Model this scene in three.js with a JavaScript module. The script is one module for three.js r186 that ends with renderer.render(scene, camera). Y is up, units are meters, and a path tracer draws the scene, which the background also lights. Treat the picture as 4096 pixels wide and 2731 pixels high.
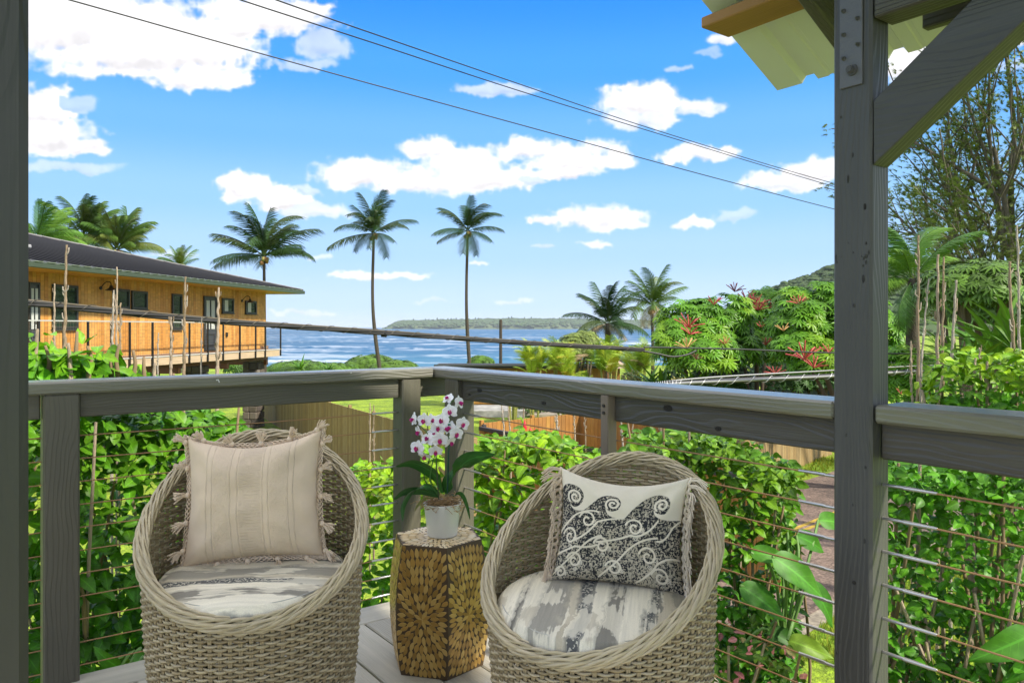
import * as THREE from 'three';
import { mergeGeometries } from 'three/addons/utils/BufferGeometryUtils.js';

// ---------- camera, sky, sun, exposure ----------
const scene = new THREE.Scene();
const F = 1750, CX = 1176, HZ = 752, EYE = 1.26;               // lens in picture units, eye height over the deck
const camera = new THREE.PerspectiveCamera(2 * Math.atan(784 / F) * 180 / Math.PI, 1.5, 0.05, 30000);
camera.position.set(0, EYE, 0);
camera.setViewOffset(2352, 1568, 0, 32, 2352, 1568);
scene.add(camera);
const renderer = new THREE.WebGLRenderer({ antialias: true });
renderer.setSize(1024, 682);
renderer.toneMapping = THREE.LinearToneMapping;
renderer.toneMappingExposure = 1.6;
renderer.shadowMap.enabled = true;
const SUN = new THREE.Vector3(0.68, 0.67, 0.30).normalize();
const sun = new THREE.DirectionalLight(new THREE.Color(1, 0.93, 0.80), 4.6);
sun.position.copy(SUN).multiplyScalar(60); sun.target.position.set(0, 0, -10);
sun.castShadow = true; sun.shadow.radius = 5; sun.shadow.mapSize.set(2048, 2048);
Object.assign(sun.shadow.camera, { left: -45, right: 45, top: 45, bottom: -45, near: 1, far: 160 });
scene.add(sun, sun.target);
scene.fog = new THREE.FogExp2(new THREE.Color(0.80, 0.88, 1.0), 0.00007);

// ---------- small helpers ----------
function rng(seed) { let a = seed >>> 0; return () => { a |= 0; a = a + 0x6D2B79F5 | 0; let t = Math.imul(a ^ a >>> 15, 1 | a); t = t + Math.imul(t ^ t >>> 7, 61 | t) ^ t; return ((t ^ t >>> 14) >>> 0) / 4294967296; }; }
const R0 = rng(7);
const HT = new Float32Array(65536); { const r = rng(11); for (let i = 0; i < 65536; i++) HT[i] = r(); }
const hsh = (x, y) => HT[((x * 73 + y * 1619) ^ (x * 15731)) & 65535];
function vn(x, y) { const xi = Math.floor(x), yi = Math.floor(y), fx = x - xi, fy = y - yi, u = fx * fx * (3 - 2 * fx), v = fy * fy * (3 - 2 * fy);
  const a = hsh(xi, yi), b = hsh(xi + 1, yi), c = hsh(xi, yi + 1), d = hsh(xi + 1, yi + 1); return a + (b - a) * u + (c - a) * v + (a - b - c + d) * u * v; }
function fbm(x, y, o = 4) { let s = 0, a = 0.5, t = 0; for (let i = 0; i < o; i++) { s += a * vn(x, y); t += a; a *= 0.52; x = x * 2.03 + 17.7; y = y * 2.03 + 9.2; } return s / t; }
const ss = (a, b, x) => { const t = Math.min(1, Math.max(0, (x - a) / (b - a))); return t * t * (3 - 2 * t); };
const lerp = (a, b, t) => a + (b - a) * t;
const V = (x, y, z) => new THREE.Vector3(x, y, z);
const at = (px, py, d) => V((px - CX) / F * d, EYE - (py - HZ) / F * d, -d);          // a picture position at a distance
const GROUND = -2.9, SEA = -5.75;

const used = {};
function numbered(n) { used[n] = (used[n] ?? -1) + 1; return used[n] ? n + '_' + String(used[n]).padStart(3, '0') : n; }
function mesh(name, geo, mat, parent = scene) {
  const m = new THREE.Mesh(geo, mat); m.name = parent === scene ? numbered(name) : name;
  m.castShadow = m.receiveShadow = true; parent.add(m); return m;
}
function tag(o, label, category, group) { o.userData.label = label; o.userData.category = category; if (group) o.userData.group = group; return o; }
function thing(name, label, category, pos = [0, 0, 0], turn = 0, group) {
  const g = new THREE.Group(); g.name = numbered(name); g.position.set(...pos); g.rotation.y = turn; scene.add(g); return tag(g, label, category, group);
}
function struct(o) { o.userData.kind = 'structure'; return o; }
function stuff(o) { o.userData.kind = 'stuff'; return o; }
function merge(list) { const l = list.map(g => { const n = g.index ? g.toNonIndexed() : g; for (const k of Object.keys(n.attributes)) if (!['position', 'normal', 'uv'].includes(k)) n.deleteAttribute(k); return n; }); return mergeGeometries(l); }
function buf(pos, uv, idx, smooth = true) {
  const g = new THREE.BufferGeometry(); g.setAttribute('position', new THREE.Float32BufferAttribute(pos, 3));
  g.setAttribute('uv', new THREE.Float32BufferAttribute(uv && uv.length ? uv : new Array(pos.length / 3 * 2).fill(0), 2));
  if (idx) g.setIndex(idx); if (!smooth && idx) { const n = g.toNonIndexed(); n.computeVertexNormals(); return n; } g.computeVertexNormals(); return g;
}
// tube along points; rad a number or function of t; uv in metres
function tube(pts, rad, sides = 6, closed = false, caps = true) {
  const n = pts.length, pos = [], uv = [], idx = [], T = V(), N = V(), B = V(), prev = V(0, 1, 0); let len = 0;
  const rf = typeof rad === 'function' ? rad : () => rad; let first = true;
  for (let i = 0; i < n; i++) {
    const a = pts[closed ? (i + n - 1) % n : Math.max(0, i - 1)], b = pts[closed ? (i + 1) % n : Math.min(n - 1, i + 1)];
    T.subVectors(b, a).normalize();
    if (first) { if (Math.abs(T.y) > 0.9) prev.set(1, 0, 0); first = false; }
    N.copy(prev).addScaledVector(T, -prev.dot(T)); if (N.lengthSq() < 1e-6) N.set(T.z, T.x, T.y).addScaledVector(T, -(T.z * T.x + T.x * T.y + T.y * T.z)); N.normalize(); prev.copy(N); B.crossVectors(T, N);
    if (i) len += pts[i].distanceTo(pts[i - 1]);
    const r = rf(i / (n - 1));
    for (let s = 0; s <= sides; s++) { const q = s / sides * Math.PI * 2, c = Math.cos(q) * r, d = Math.sin(q) * r;
      pos.push(pts[i].x + N.x * c + B.x * d, pts[i].y + N.y * c + B.y * d, pts[i].z + N.z * c + B.z * d); uv.push(len, s / sides * 6.28 * r); }
  }
  const w = sides + 1, m = closed ? n : n - 1;
  for (let i = 0; i < m; i++) for (let s = 0; s < sides; s++) { const a = i * w + s, b = ((i + 1) % n) * w + s; idx.push(a, a + 1, b, b, a + 1, b + 1); }
  if (caps && !closed) for (const e of [0, n - 1]) { const c = pos.length / 3; pos.push(pts[e].x, pts[e].y, pts[e].z); uv.push(0, 0); for (let s = 0; s < sides; s++) e ? idx.push(c, e * w + s, e * w + s + 1) : idx.push(c, s + 1, s); }
  return buf(pos, uv, idx);
}
const line = (a, b, n = 2) => Array.from({ length: n }, (_, i) => a.clone().lerp(b, i / (n - 1)));
function spline(pts, n) { return new THREE.CatmullRomCurve3(pts).getPoints(n); }
// chamfered board centred on the origin, uv in metres with u along the grain axis
function plank(w, h, d, b = 0.004, grain = 0, off = null) {
  const H = [w / 2, h / 2, d / 2]; b = Math.min(b, H[0] * 0.49, H[1] * 0.49, H[2] * 0.49);
  const vp = (ax, s) => [0, 1, 2].map(k => s[k] * (H[k] - (k === ax ? 0 : b)));
  const pos = [], uv = []; const o = off ?? [R0() * 7, R0() * 5];
  const put = ps => {
    const [p, q, r] = ps, e1 = [q[0] - p[0], q[1] - p[1], q[2] - p[2]], e2 = [r[0] - p[0], r[1] - p[1], r[2] - p[2]];
    const n = [e1[1] * e2[2] - e1[2] * e2[1], e1[2] * e2[0] - e1[0] * e2[2], e1[0] * e2[1] - e1[1] * e2[0]];
    if (n[0] * p[0] + n[1] * p[1] + n[2] * p[2] < 0) ps = [p, r, q];
    const an = n.map(Math.abs), ax = an.indexOf(Math.max(...an)); const rest = [0, 1, 2].filter(k => k !== ax);
    let ua = grain, va = rest.find(k => k !== grain); if (ax === grain) [ua, va] = rest;
    for (const t of ps) { pos.push(...t); uv.push(t[ua] + o[0], t[va] + o[1] + ax * 0.37); }
  };
  const quad = (a, b2, c, d2) => { put([a, b2, c]); put([a, c, d2]); };
  for (let ax = 0; ax < 3; ax++) { const [i, j] = [0, 1, 2].filter(k => k !== ax);
    for (const s of [-1, 1]) { const m = (u, v) => { const t = [0, 0, 0]; t[ax] = s; t[i] = u; t[j] = v; return vp(ax, t); }; quad(m(-1, -1), m(1, -1), m(1, 1), m(-1, 1)); }
    for (const u of [-1, 1]) for (const v of [-1, 1]) { const m = (face, e) => { const t = [0, 0, 0]; t[ax] = e; t[i] = u; t[j] = v; return vp(face, t); }; quad(m(i, -1), m(i, 1), m(j, 1), m(j, -1)); } }
  for (const x of [-1, 1]) for (const y of [-1, 1]) for (const z of [-1, 1]) put([vp(0, [x, y, z]), vp(1, [x, y, z]), vp(2, [x, y, z])]);
  return buf(pos, uv, null);
}
const mv = (g, x, y, z) => g.translate(x, y, z);
// board between two points (local), with upright thickness
function beamBetween(a, b, wide, tall, bev = 0.004) {
  const L = a.distanceTo(b), g = plank(L, tall, wide, bev, 0), X = b.clone().sub(a).normalize(), Z = V().crossVectors(X, V(0, 1, 0)).normalize(), Y = V().crossVectors(Z, X);
  g.applyMatrix4(new THREE.Matrix4().makeBasis(X, Y, Z)); g.translate((a.x + b.x) / 2, (a.y + b.y) / 2, (a.z + b.z) / 2); return g;
}
function dataTex(w, h, fn, srgb = true) {
  const d = new Uint8Array(w * h * 4); for (let y = 0; y < h; y++) for (let x = 0; x < w; x++) { const c = fn(x / w, y / h, x, y), k = (y * w + x) * 4; d[k] = c[0] * 255; d[k + 1] = c[1] * 255; d[k + 2] = c[2] * 255; d[k + 3] = 255; }
  const t = new THREE.DataTexture(d, w, h); t.wrapS = t.wrapT = THREE.RepeatWrapping; t.magFilter = THREE.LinearFilter; t.minFilter = THREE.LinearMipmapLinearFilter; t.generateMipmaps = true; if (srgb) t.colorSpace = THREE.SRGBColorSpace; t.needsUpdate = true; return t;
}
// periodic noise for textures that repeat
function pn(x, y, px, py) { const xi = Math.floor(x), yi = Math.floor(y), fx = x - xi, fy = y - yi, u = fx * fx * (3 - 2 * fx), v = fy * fy * (3 - 2 * fy), m = (a, b) => ((a % b) + b) % b;
  const h = (i, j) => hsh(m(i, px), m(j, py)); const a = h(xi, yi), b = h(xi + 1, yi), c = h(xi, yi + 1), d = h(xi + 1, yi + 1); return a + (b - a) * u + (c - a) * v + (a - b - c + d) * u * v; }
function pfbm(u, v, fx, fy, o) { let s = 0, a = 0.5, t = 0; for (let i = 0; i < o; i++) { s += a * pn(u * fx + i * 0, v * fy, fx, fy); t += a; a *= 0.55; fx *= 2; fy *= 2; } return s / t; }
function rep(t, sx, sy) { const c = t.clone(); c.repeat.set(sx, sy); c.needsUpdate = true; return c; }
const lin = (r, g, b) => new THREE.Color().setRGB(r, g, b);
const std = (c, rough = 0.8, o = {}) => new THREE.MeshStandardMaterial({ color: Array.isArray(c) ? lin(...c) : c, roughness: rough, ...o });
const veinT = dataTex(128, 256, (u, v) => { const s = Math.abs(u - .5) * 2, q = ((v * 8 - s * 1.6) % 1 + 1) % 1, rib = s < .07 ? .30 : 0, vein = q < .10 ? .12 * (1 - s) : 0, c = .80 + .16 * (pfbm(u, v, 6, 12, 3) - .2) + rib + vein - .06 * s; return [c * 1.02, c, c * .95].map(k => Math.min(1, k)); });
const veinMap = () => { const t = rep(veinT, .5, 1); t.offset.x = .5; return t; }; const VM = veinMap();
const leafMat = (c, rough = 0.45, tr = 0.25) => new THREE.MeshPhysicalMaterial({ color: lin(...c), map: VM, roughness: rough, transmission: tr, thickness: 0, side: THREE.DoubleSide, specularIntensity: 0.4 });

// ---------- sky ----------
{
  const W = 4096, H = 2048, data = new Float32Array(W * H * 4);
  const blobs = [[190, 60, 290, 95], [330, 120, 250, 80], [440, 180, 120, 34], [90, 40, 220, 90], [600, 40, 150, 62], [545, 60, 90, 40], [735, 105, 55, 45, .5], [690, 150, 70, 16, .45],
    [95, 250, 75, 55], [105, 320, 115, 52], [195, 335, 50, 22], [160, 240, 55, 24, .4],
    [560, 432, 58, 36], [645, 462, 62, 30], [720, 485, 75, 24, .7], [700, 440, 40, 12, .5],
    [840, 405, 105, 42], [985, 345, 55, 28], [1060, 375, 80, 38], [1085, 410, 135, 42], [960, 425, 150, 30], [1220, 415, 40, 14, .6],
    [1200, 345, 75, 28], [1335, 368, 115, 40], [1310, 398, 70, 22], [1480, 235, 95, 46], [1465, 275, 85, 28, .8], [1610, 248, 58, 24, .8],
    [1600, 356, 82, 25], [1375, 502, 105, 32], [1255, 506, 45, 13], [1440, 512, 45, 20], [1590, 512, 50, 15], [1800, 422, 90, 25, .85], [1890, 398, 90, 32],
    [1145, 208, 80, 20, .55], [1655, 88, 34, 20, .8], [1555, 156, 36, 9, .4], [1625, 118, 30, 10, .3], [865, 636, 105, 11], [1365, 559, 36, 9, .8], [1090, 604, 24, 6, .7], [735, 590, 26, 8, .5], [1250, 570, 24, 6, .4],
    [2335, 80, 85, 48], [2090, 150, 80, 62], [2320, 150, 50, 16, .4], [700, 718, 60, 6, .4], [1000, 690, 40, 5, .3], [1180, 692, 40, 6, .4], [400, 585, 60, 10, .4], [1690, 498, 45, 16, .35], [170, 385, 90, 16, .4]];
  const stops = [[0, .74, .83, 1.0], [.03, .63, .79, 1.04], [.10, .48, .71, 1.05], [.16, .36, .64, 1.02], [.24, .20, .51, 1.02], [.32, .09, .40, 1.0], [.40, .045, .31, .96], [.6, .025, .22, .72], [1, .02, .16, .56]];
  for (let j = 0; j < H; j++) {
    const el = ((j + 0.5) / H - 0.5) * Math.PI, y = Math.sin(el), c = Math.cos(el);
    for (let i = 0; i < W; i++) {
      const k = (j * W + i) * 4; data[k + 3] = 1;
      if (y < -0.02) { data[k] = .45; data[k + 1] = .52; data[k + 2] = .58; continue; }
      const az = ((i + 0.5) / W - 0.5) * 2 * Math.PI, x = c * Math.cos(az), z = c * Math.sin(az), yy = Math.max(0, y);
      let s = 1; while (s < stops.length - 1 && stops[s][0] < yy) s++;
      const A = stops[s - 1], B = stops[s], t = ss(0, 1, Math.min(1, (yy - A[0]) / (B[0] - A[0])));
      let r = lerp(A[1], B[1], t), g = lerp(A[2], B[2], t), b = lerp(A[3], B[3], t);
      let inF = 0, al = 0, lit = 1;
      if (z < -0.2) {
        const px = CX - F * x / z, py = HZ + F * y / z;
        inF = ss(-200, 0, px) * ss(2552, 2352, px) * ss(-220, -40, py);
        if (inF > 0) {
          const wx = px + (fbm(px / 45, py / 38, 4) - .5) * 46, wy = py + (fbm(px / 40 + 50, py / 36, 4) - .5) * 34; let m = -1, st = 1, bot = 0;
          for (const q of blobs) { const dx = (wx - q[0]) / q[2] * .92, dy0 = wy - q[1], dy = dy0 / (dy0 > 0 ? q[3] * 0.72 : q[3]); if (dx > 1.5 || dx < -1.5 || dy > 1.6 || dy < -1.6) continue; const e = 1 - Math.sqrt(dx * dx + dy * dy); if (e > m) { m = e; st = q[4] ?? 1; bot = dy; } }
          if (m > -0.7) { let bn = 0, am = .5, fx = px / 46 + 9, fy = py / 36; for (let o = 0; o < 6; o++) { bn += am * Math.abs(2 * vn(fx, fy) - 1); am *= .55; fx = fx * 2.07 + 3.1; fy = fy * 2.07 + 7.7; } const n = .5 - bn * 1.05, soft = fbm(px / 90 + 3, py / 60, 3), v = m + 0.06 + n * (.75 + .5 * (soft - .5)); al = ss(-0.08, lerp(.26, .60, ss(.35, .65, soft)), v) * st; lit = Math.min(1.06, Math.max(.70, .92 + .22 * n + .14 * (soft - .4) - .30 * ss(-.1, .9, bot) * ss(.05, .5, m))); }
        }
      }
      let a2 = 0, l2 = 1;
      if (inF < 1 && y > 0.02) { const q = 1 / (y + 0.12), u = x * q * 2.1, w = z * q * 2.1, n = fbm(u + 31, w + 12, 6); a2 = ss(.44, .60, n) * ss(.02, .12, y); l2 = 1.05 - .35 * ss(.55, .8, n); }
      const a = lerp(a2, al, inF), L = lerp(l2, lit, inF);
      const cl = lerp(1.30, .80, inF) * L; r = lerp(r * .66, cl * .99, a); g = lerp(g * .70, cl * .97, a); b = lerp(b * .72, cl * lerp(.93, 1.0, inF), a);  // unseen clouds beyond the view are set brighter and warmer, lighting the shaded deck
      data[k] = r; data[k + 1] = g; data[k + 2] = b;
    }
  }
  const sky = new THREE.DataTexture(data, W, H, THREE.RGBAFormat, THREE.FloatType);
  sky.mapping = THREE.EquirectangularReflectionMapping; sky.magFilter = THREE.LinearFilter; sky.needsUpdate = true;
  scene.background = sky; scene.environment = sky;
}

// ---------- shared textures and materials ----------
const grainT = dataTex(1024, 512, (u, v) => { const w = pfbm(u, v, 3, 4, 3), f = pfbm(u, v, 8, 128, 2), g = pfbm(u, v, 3, 48, 3); const q = (v * 26 + w * 5 + pfbm(u, v, 2, 2, 2) * 6) % 1, ring = q < .72 ? q / .72 : (1 - q) / .28; const kx = Math.abs(((u * 2) % 1) - .5) * 6, c = Math.min(1, Math.max(0, .12 + .55 * ring + .2 * g + .25 * f)); return [c, c, c]; }, false);
const tintT = dataTex(512, 256, (u, v) => { const g = pfbm(u, v, 2, 24, 3), s = pfbm(u, v, 4, 3, 4); const c = 0.80 + 0.12 * g + 0.16 * (s - .5); return [c, c * 0.995, c * 0.98]; });
const fineT = dataTex(512, 512, (u, v) => { const c = pfbm(u, v, 40, 40, 3); return [c, c, c]; }, false);
const blotT = dataTex(512, 512, (u, v) => { const c = 0.72 + 0.5 * (pfbm(u, v, 6, 6, 5) - .35); return [c, c, c].map(k => Math.min(1, k)); });
const painted = (c, rough = 0.42, bump = 0.0022) => std(c, rough, { map: rep(tintT, 0.6, 1.6), bumpMap: rep(grainT, 0.8, 2.6), bumpScale: bump });
// ---------- the deck's own axes: a along the left rail (outward right), b along the right rail towards the viewer ----------
const TH = Math.atan2(0.592, 0.806), CORNER = [-0.366, 0, -3.58];
const E1 = V(Math.cos(TH), 0, -Math.sin(TH)), E2 = V(Math.sin(TH), 0, Math.cos(TH));
const dk = (a, h, b) => V(CORNER[0], h, CORNER[2]).addScaledVector(E1, a).addScaledVector(E2, b);
const deckThing = (name, label, cat, group) => thing(name, label, cat, CORNER, TH, group);
const glossed = m => { const q = new THREE.MeshPhysicalMaterial({ color: m.color, roughness: m.roughness, map: m.map, bumpMap: m.bumpMap, bumpScale: m.bumpScale, clearcoat: .9, clearcoatRoughness: .22 }); return q; };
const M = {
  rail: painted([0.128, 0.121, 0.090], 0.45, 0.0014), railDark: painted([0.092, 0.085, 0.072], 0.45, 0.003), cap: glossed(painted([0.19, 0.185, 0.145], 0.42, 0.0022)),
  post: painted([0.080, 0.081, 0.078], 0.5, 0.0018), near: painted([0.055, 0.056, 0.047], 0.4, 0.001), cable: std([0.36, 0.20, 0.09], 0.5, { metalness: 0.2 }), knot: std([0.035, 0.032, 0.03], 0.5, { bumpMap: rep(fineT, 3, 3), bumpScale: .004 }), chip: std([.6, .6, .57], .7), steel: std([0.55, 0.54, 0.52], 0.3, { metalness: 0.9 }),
  deck: std([0.52, 0.49, 0.41], 0.5, { map: rep(tintT, 0.7, 2.2), bumpMap: rep(grainT, 1.0, 4), bumpScale: 0.0015 }),
  rawWood: std([0.42, 0.22, 0.08], 0.7, { map: rep(tintT, 0.8, 2), bumpMap: rep(grainT, 1, 4), bumpScale: 0.001 }),
  metalRoof: std([0.60, 0.61, 0.60], 0.5, { metalness: 0.1 }), plate: std([0.12, 0.12, 0.125], 0.5, { metalness: 0.3, bumpMap: rep(fineT, 3, 3), bumpScale: 0.001 }), bare: std([0.26, 0.21, 0.16], 0.75, { map: rep(tintT, 2, 2), bumpMap: rep(grainT, 1.2, 4), bumpScale: 0.001 }),
};
// deck boards are children of the deck
{
  const deck = struct(new THREE.Group()); deck.name = 'deck'; deck.position.set(...CORNER); deck.rotation.y = TH; scene.add(deck);
  const tones = [1, .92, 1.06, .97].map(k => { const m = M.deck.clone(); m.color.multiplyScalar(k); return m; });
  const gap = 0.006, w = 0.176; let i = 0;
  mesh('deck_board', mv(plank(4.2, 0.035, 0.176, 0.005, 0), -1.95, -0.0175, 0.028), tones[2], deck);     // border board under the left rail
  for (let a = -0.232 + w; a > -3.9; a -= w + gap * 0.3) { const L = 4.4; const g = plank(w - gap, 0.035, L, 0.005, 2); const x = a - w / 2;
    if (x > 0.12) continue; mesh('deck_board', mv(g, x, -0.0175 + (i % 3 - 1) * 0.0012, 0.119 + L / 2), tones[i++ % 4], deck); }
  mesh('joist', mv(plank(4.1, 0.2, 0.04), -1.95, -0.14, -0.01), M.railDark, deck);
  for (const b of [1, 2, 3, 4]) mesh('joist', mv(plank(4.1, 0.18, 0.04), -1.95, -0.128, b), M.railDark, deck);
  mesh('joist', mv(plank(0.04, 0.2, 4.4, .004, 2), 0.10, -0.14, 2.2), M.railDark, deck);
}
const CABLES = 11, cableH = k => 0.868 - k * 0.0835;
function cablesAlong(rail, pts, fit) {      // pts: two ends; fit: ends that carry a swaged fitting
  for (let k = 0; k < CABLES; k++) {
    const h = cableH(k), a = V(pts[0][0], h, pts[0][1]), b = V(pts[1][0], h, pts[1][1]);
    const c = a.clone().lerp(b, 0.5); c.y -= 0.003; mesh('cable', tube(spline([a, c, b], 8), 0.0023, 6), M.cable, rail);
    const dir = b.clone().sub(a).normalize();
    for (const f of fit) { const p = f ? b : a, q = p.clone().addScaledVector(dir, f ? -0.13 : 0.13), r = p.clone().addScaledVector(dir, f ? -0.05 : 0.05);
      mesh('cable_fitting', tube([p, r, r.clone().lerp(q, 0.05), q], t => t < 0.4 ? 0.0042 : t < 0.95 ? 0.0052 : 0.004, 7), M.steel, rail); }
  }
}
{ // left rail, along b = 0
  const r = deckThing('deck_railing', 'grey cable railing running left from the deck corner, behind the beige pillow chair', 'railing', 'grey cable railings of the deck');
  mesh('cap_rail', mv(plank(3.4, 0.046, 0.14, 0.007, 0), -1.70 + 0.0, 1.047, -0.07), M.cap, r);
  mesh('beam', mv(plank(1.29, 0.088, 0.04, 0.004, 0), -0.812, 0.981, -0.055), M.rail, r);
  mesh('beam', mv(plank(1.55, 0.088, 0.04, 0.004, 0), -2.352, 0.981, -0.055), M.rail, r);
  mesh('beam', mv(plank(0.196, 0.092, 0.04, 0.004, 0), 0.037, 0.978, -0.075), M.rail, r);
  mesh('post', mv(plank(0.098, 1.084, 0.098, 0.006, 1), -0.113, 0.482, -0.059), M.rail, r);
  mesh('post', mv(plank(0.113, 1.084, 0.10, 0.006, 1), -1.515, 0.482, -0.053), M.rail, r);
  mesh('post', mv(plank(0.1, 1.084, 0.10, 0.006, 1), -2.95, 0.482, -0.053), M.rail, r);
  for (const [a, h, w, t, q] of [[-.98, 1.049, .004, .012, .4], [-.985, 1.054, .010, .004, .2], [-1.62, 1.03, .004, .003, 0], [-.42, 1.062, .006, .003, .3]]) mesh('paint_chip', mv(plank(w, t, .0016, .0006).rotateZ(q), a, h, 0.0006), M.chip, r);
  cablesAlong(r, [[-1.459, -0.06], [-0.162, -0.06]], [1]); cablesAlong(r, [[-2.9, -0.06], [-1.572, -0.06]], []);
}
{ // right rail, along a = 0, up to the tall post
  const r = deckThing('deck_railing', 'grey cable railing between the deck corner and tall post, behind the wave pillow chair', 'railing', 'grey cable railings of the deck');
  mesh('cap_rail', mv(plank(0.14, 0.046, 2.155, 0.007, 2), 0.073, 1.047, 0.9345), M.cap, r);
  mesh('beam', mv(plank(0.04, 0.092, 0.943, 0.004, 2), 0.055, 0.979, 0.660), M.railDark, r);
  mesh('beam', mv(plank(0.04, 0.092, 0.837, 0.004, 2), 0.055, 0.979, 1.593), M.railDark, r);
  mesh('post', mv(plank(0.096, 1.084, 0.11, 0.006, 1), 0.056, 0.482, 0.132), M.rail, r);
  mesh('baluster', mv(plank(0.045, 1.084, 0.038, 0.003, 1), 0.0265, 0.482, 1.154), M.bare, r);
  for (const h of [0.975, 1.0]) mesh('bolt', mv(new THREE.CylinderGeometry(0.006, 0.006, 0.008, 8).rotateZ(Math.PI / 2), 0.004, h - 0.012, 1.154), std([0.03, 0.025, 0.02], 0.6), r);
  for (const [h, b, k] of [[0.985, 0.33, 1], [0.965, 0.78, .8], [1.0, 1.42, 1.1], [0.955, 1.62, .7], [0.96, 0.25, .5]]) { const g = new THREE.CylinderGeometry(.011 * k, .013 * k, .003, 14).rotateZ(Math.PI / 2); g.scale(1, .8, 1.5); mesh('wood_knot', mv(g, 0.0345, h, b), M.knot, r); }
  cablesAlong(r, [[0.05, 0.187], [0.05, 2.013]], [0, 1]);
}
{ // right rail beyond the tall post
  const r = deckThing('deck_railing', 'short grey cable railing right of the tall post, before the small-leaved hedge', 'railing', 'grey cable railings of the deck');
  mesh('cap_rail', mv(plank(0.14, 0.046, 2.0, 0.007, 2), 0.073, 1.047, 3.118), M.cap, r);
  mesh('beam', mv(plank(0.04, 0.092, 2.0, 0.004, 2), 0.055, 0.979, 3.12), M.railDark, r);
  cablesAlong(r, [[0.05, 2.117], [0.05, 4.1]], [0]);
}
{ // tall post with its plate and brace
  const p = deckThing('porch_post', 'tall dark grey timber post with metal strap and diagonal brace at the right', 'post');
  const top = 2.02, h0 = -0.06;
  mesh('shaft', mv(plank(0.085, top - h0 + 0.4, 0.102, 0.006, 1), 0.0425, (top + h0) / 2 + .2, 2.064), M.post, p);
  mesh('strap', mv(plank(0.006, 0.5, 0.06, 0.0025, 1), -0.0028, 2.115, 2.064), M.plate, p);
  for (const [h, db] of [[1.905, 0.004], [1.94, -0.018], [1.965, 0.02], [2.0, -0.018], [2.03, 0.019], [2.06, -0.018]]) {
    const big = h < 1.92; const g = mergeGeometries([new THREE.CylinderGeometry(big ? .014 : .005, big ? .015 : .006, 0.005, 12).rotateZ(Math.PI / 2), new THREE.CylinderGeometry(big ? .0085 : .003, big ? .0095 : .004, big ? 0.02 : .008, 6).rotateZ(Math.PI / 2).translate(-0.006, 0, 0)]);
    mesh('bolt', mv(g, -0.0075, h, 2.064 + db), M.plate, p);
  }
  const rq = rng(63); for (let i = 0; i < 26; i++) { const h = i < 9 ? 1.42 + rq() * .03 : .3 + 1.6 * rq(), b = 2.016 + rq() * .094, k = .0016 + .0026 * rq(); const g = new THREE.SphereGeometry(k, 7, 5).scale(.35, 1 + 2 * rq(), 1); mesh(i % 5 === 0 ? 'dent' : 'paint_blister', mv(g, 0, h, b), i % 5 === 0 ? M.knot : M.post, p); }
  mesh('nail_hole', mv(new THREE.CylinderGeometry(.005, .005, .003, 10).rotateZ(Math.PI / 2), -.0005, .62, 2.07), M.knot, p);
  // brace rises towards the viewer along the beam
  const s = new THREE.Shape(); const k = 0.76, w = 0.152; // cut plumb against the post
  s.moveTo(0, 0); s.lineTo(1.2, 1.2 * k); s.lineTo(1.2, 1.2 * k + w); s.lineTo(0, w); s.closePath();
  const g = new THREE.ExtrudeGeometry(s, { depth: 0.065, bevelEnabled: true, bevelSize: 0.003, bevelThickness: 0.003, bevelSegments: 1, steps: 1 });
  g.rotateY(-Math.PI / 2); g.translate(0.072, 1.665, 2.119);
  mesh('brace', g, M.post, p);
}
{ // porch roof: metal sheet with ribs, rafters, purlin, beam
  const r = deckThing('porch_roof', 'porch roof corner with ribbed metal sheet and timber rafters above the tall post', 'roof');
  const A0 = 0.562, B0 = 1.463, H0 = 2.11, P = 0.53, run = 4.2, bEnd = 4.4;
  const prof = []; for (let b = B0; b < bEnd; b += 0.305) for (const [db, dh] of [[0, 0], [0.10, 0], [0.115, .022], [0.145, .022], [0.16, 0], [.2, 0], [.205, .004], [.215, .004], [.22, 0]]) prof.push([b + db, dh]);
  const pos = [], uv = [], idx = []; const n = prof.length;
  for (const t of [0.006, -0.0]) for (const q of [0, run]) for (const [b, dh] of prof) { pos.push(A0 - q, H0 + q * P + dh + t, b); uv.push(q, b); }
  for (const o of [0, 2 * n]) for (let i = 0; i < n - 1; i++) idx.push(o + i, o + i + 1, o + n + i, o + n + i, o + i + 1, o + n + i + 1);
  for (let i = 0; i < n - 1; i++) idx.push(i, 2 * n + i, i + 1, i + 1, 2 * n + i, 2 * n + i + 1);
  const sheet = buf(pos, uv, idx, false);
  mesh('metal_sheet', sheet, M.metalRoof, r);
  const up = (a) => H0 + (A0 - a) * P;
  mesh('purlin', beamBetween(V(0.20, up(0.20) - 0.055, B0 + .012), V(0.20, up(0.20) - 0.055, B0 + 0.36), 0.14, 0.035), M.rawWood, r);
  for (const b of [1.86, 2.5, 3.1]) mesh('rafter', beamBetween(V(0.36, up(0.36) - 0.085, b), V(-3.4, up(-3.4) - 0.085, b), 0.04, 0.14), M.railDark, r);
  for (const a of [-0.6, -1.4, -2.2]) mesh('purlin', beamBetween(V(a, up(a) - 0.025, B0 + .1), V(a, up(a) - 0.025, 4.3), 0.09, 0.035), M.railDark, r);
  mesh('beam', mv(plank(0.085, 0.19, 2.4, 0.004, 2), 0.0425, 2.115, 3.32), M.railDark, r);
  mesh('fascia', mv(plank(0.03, 0.15, 2.2, 0.004, 2), 0.30, 2.14, 3.2), M.railDark, r);
}
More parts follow.
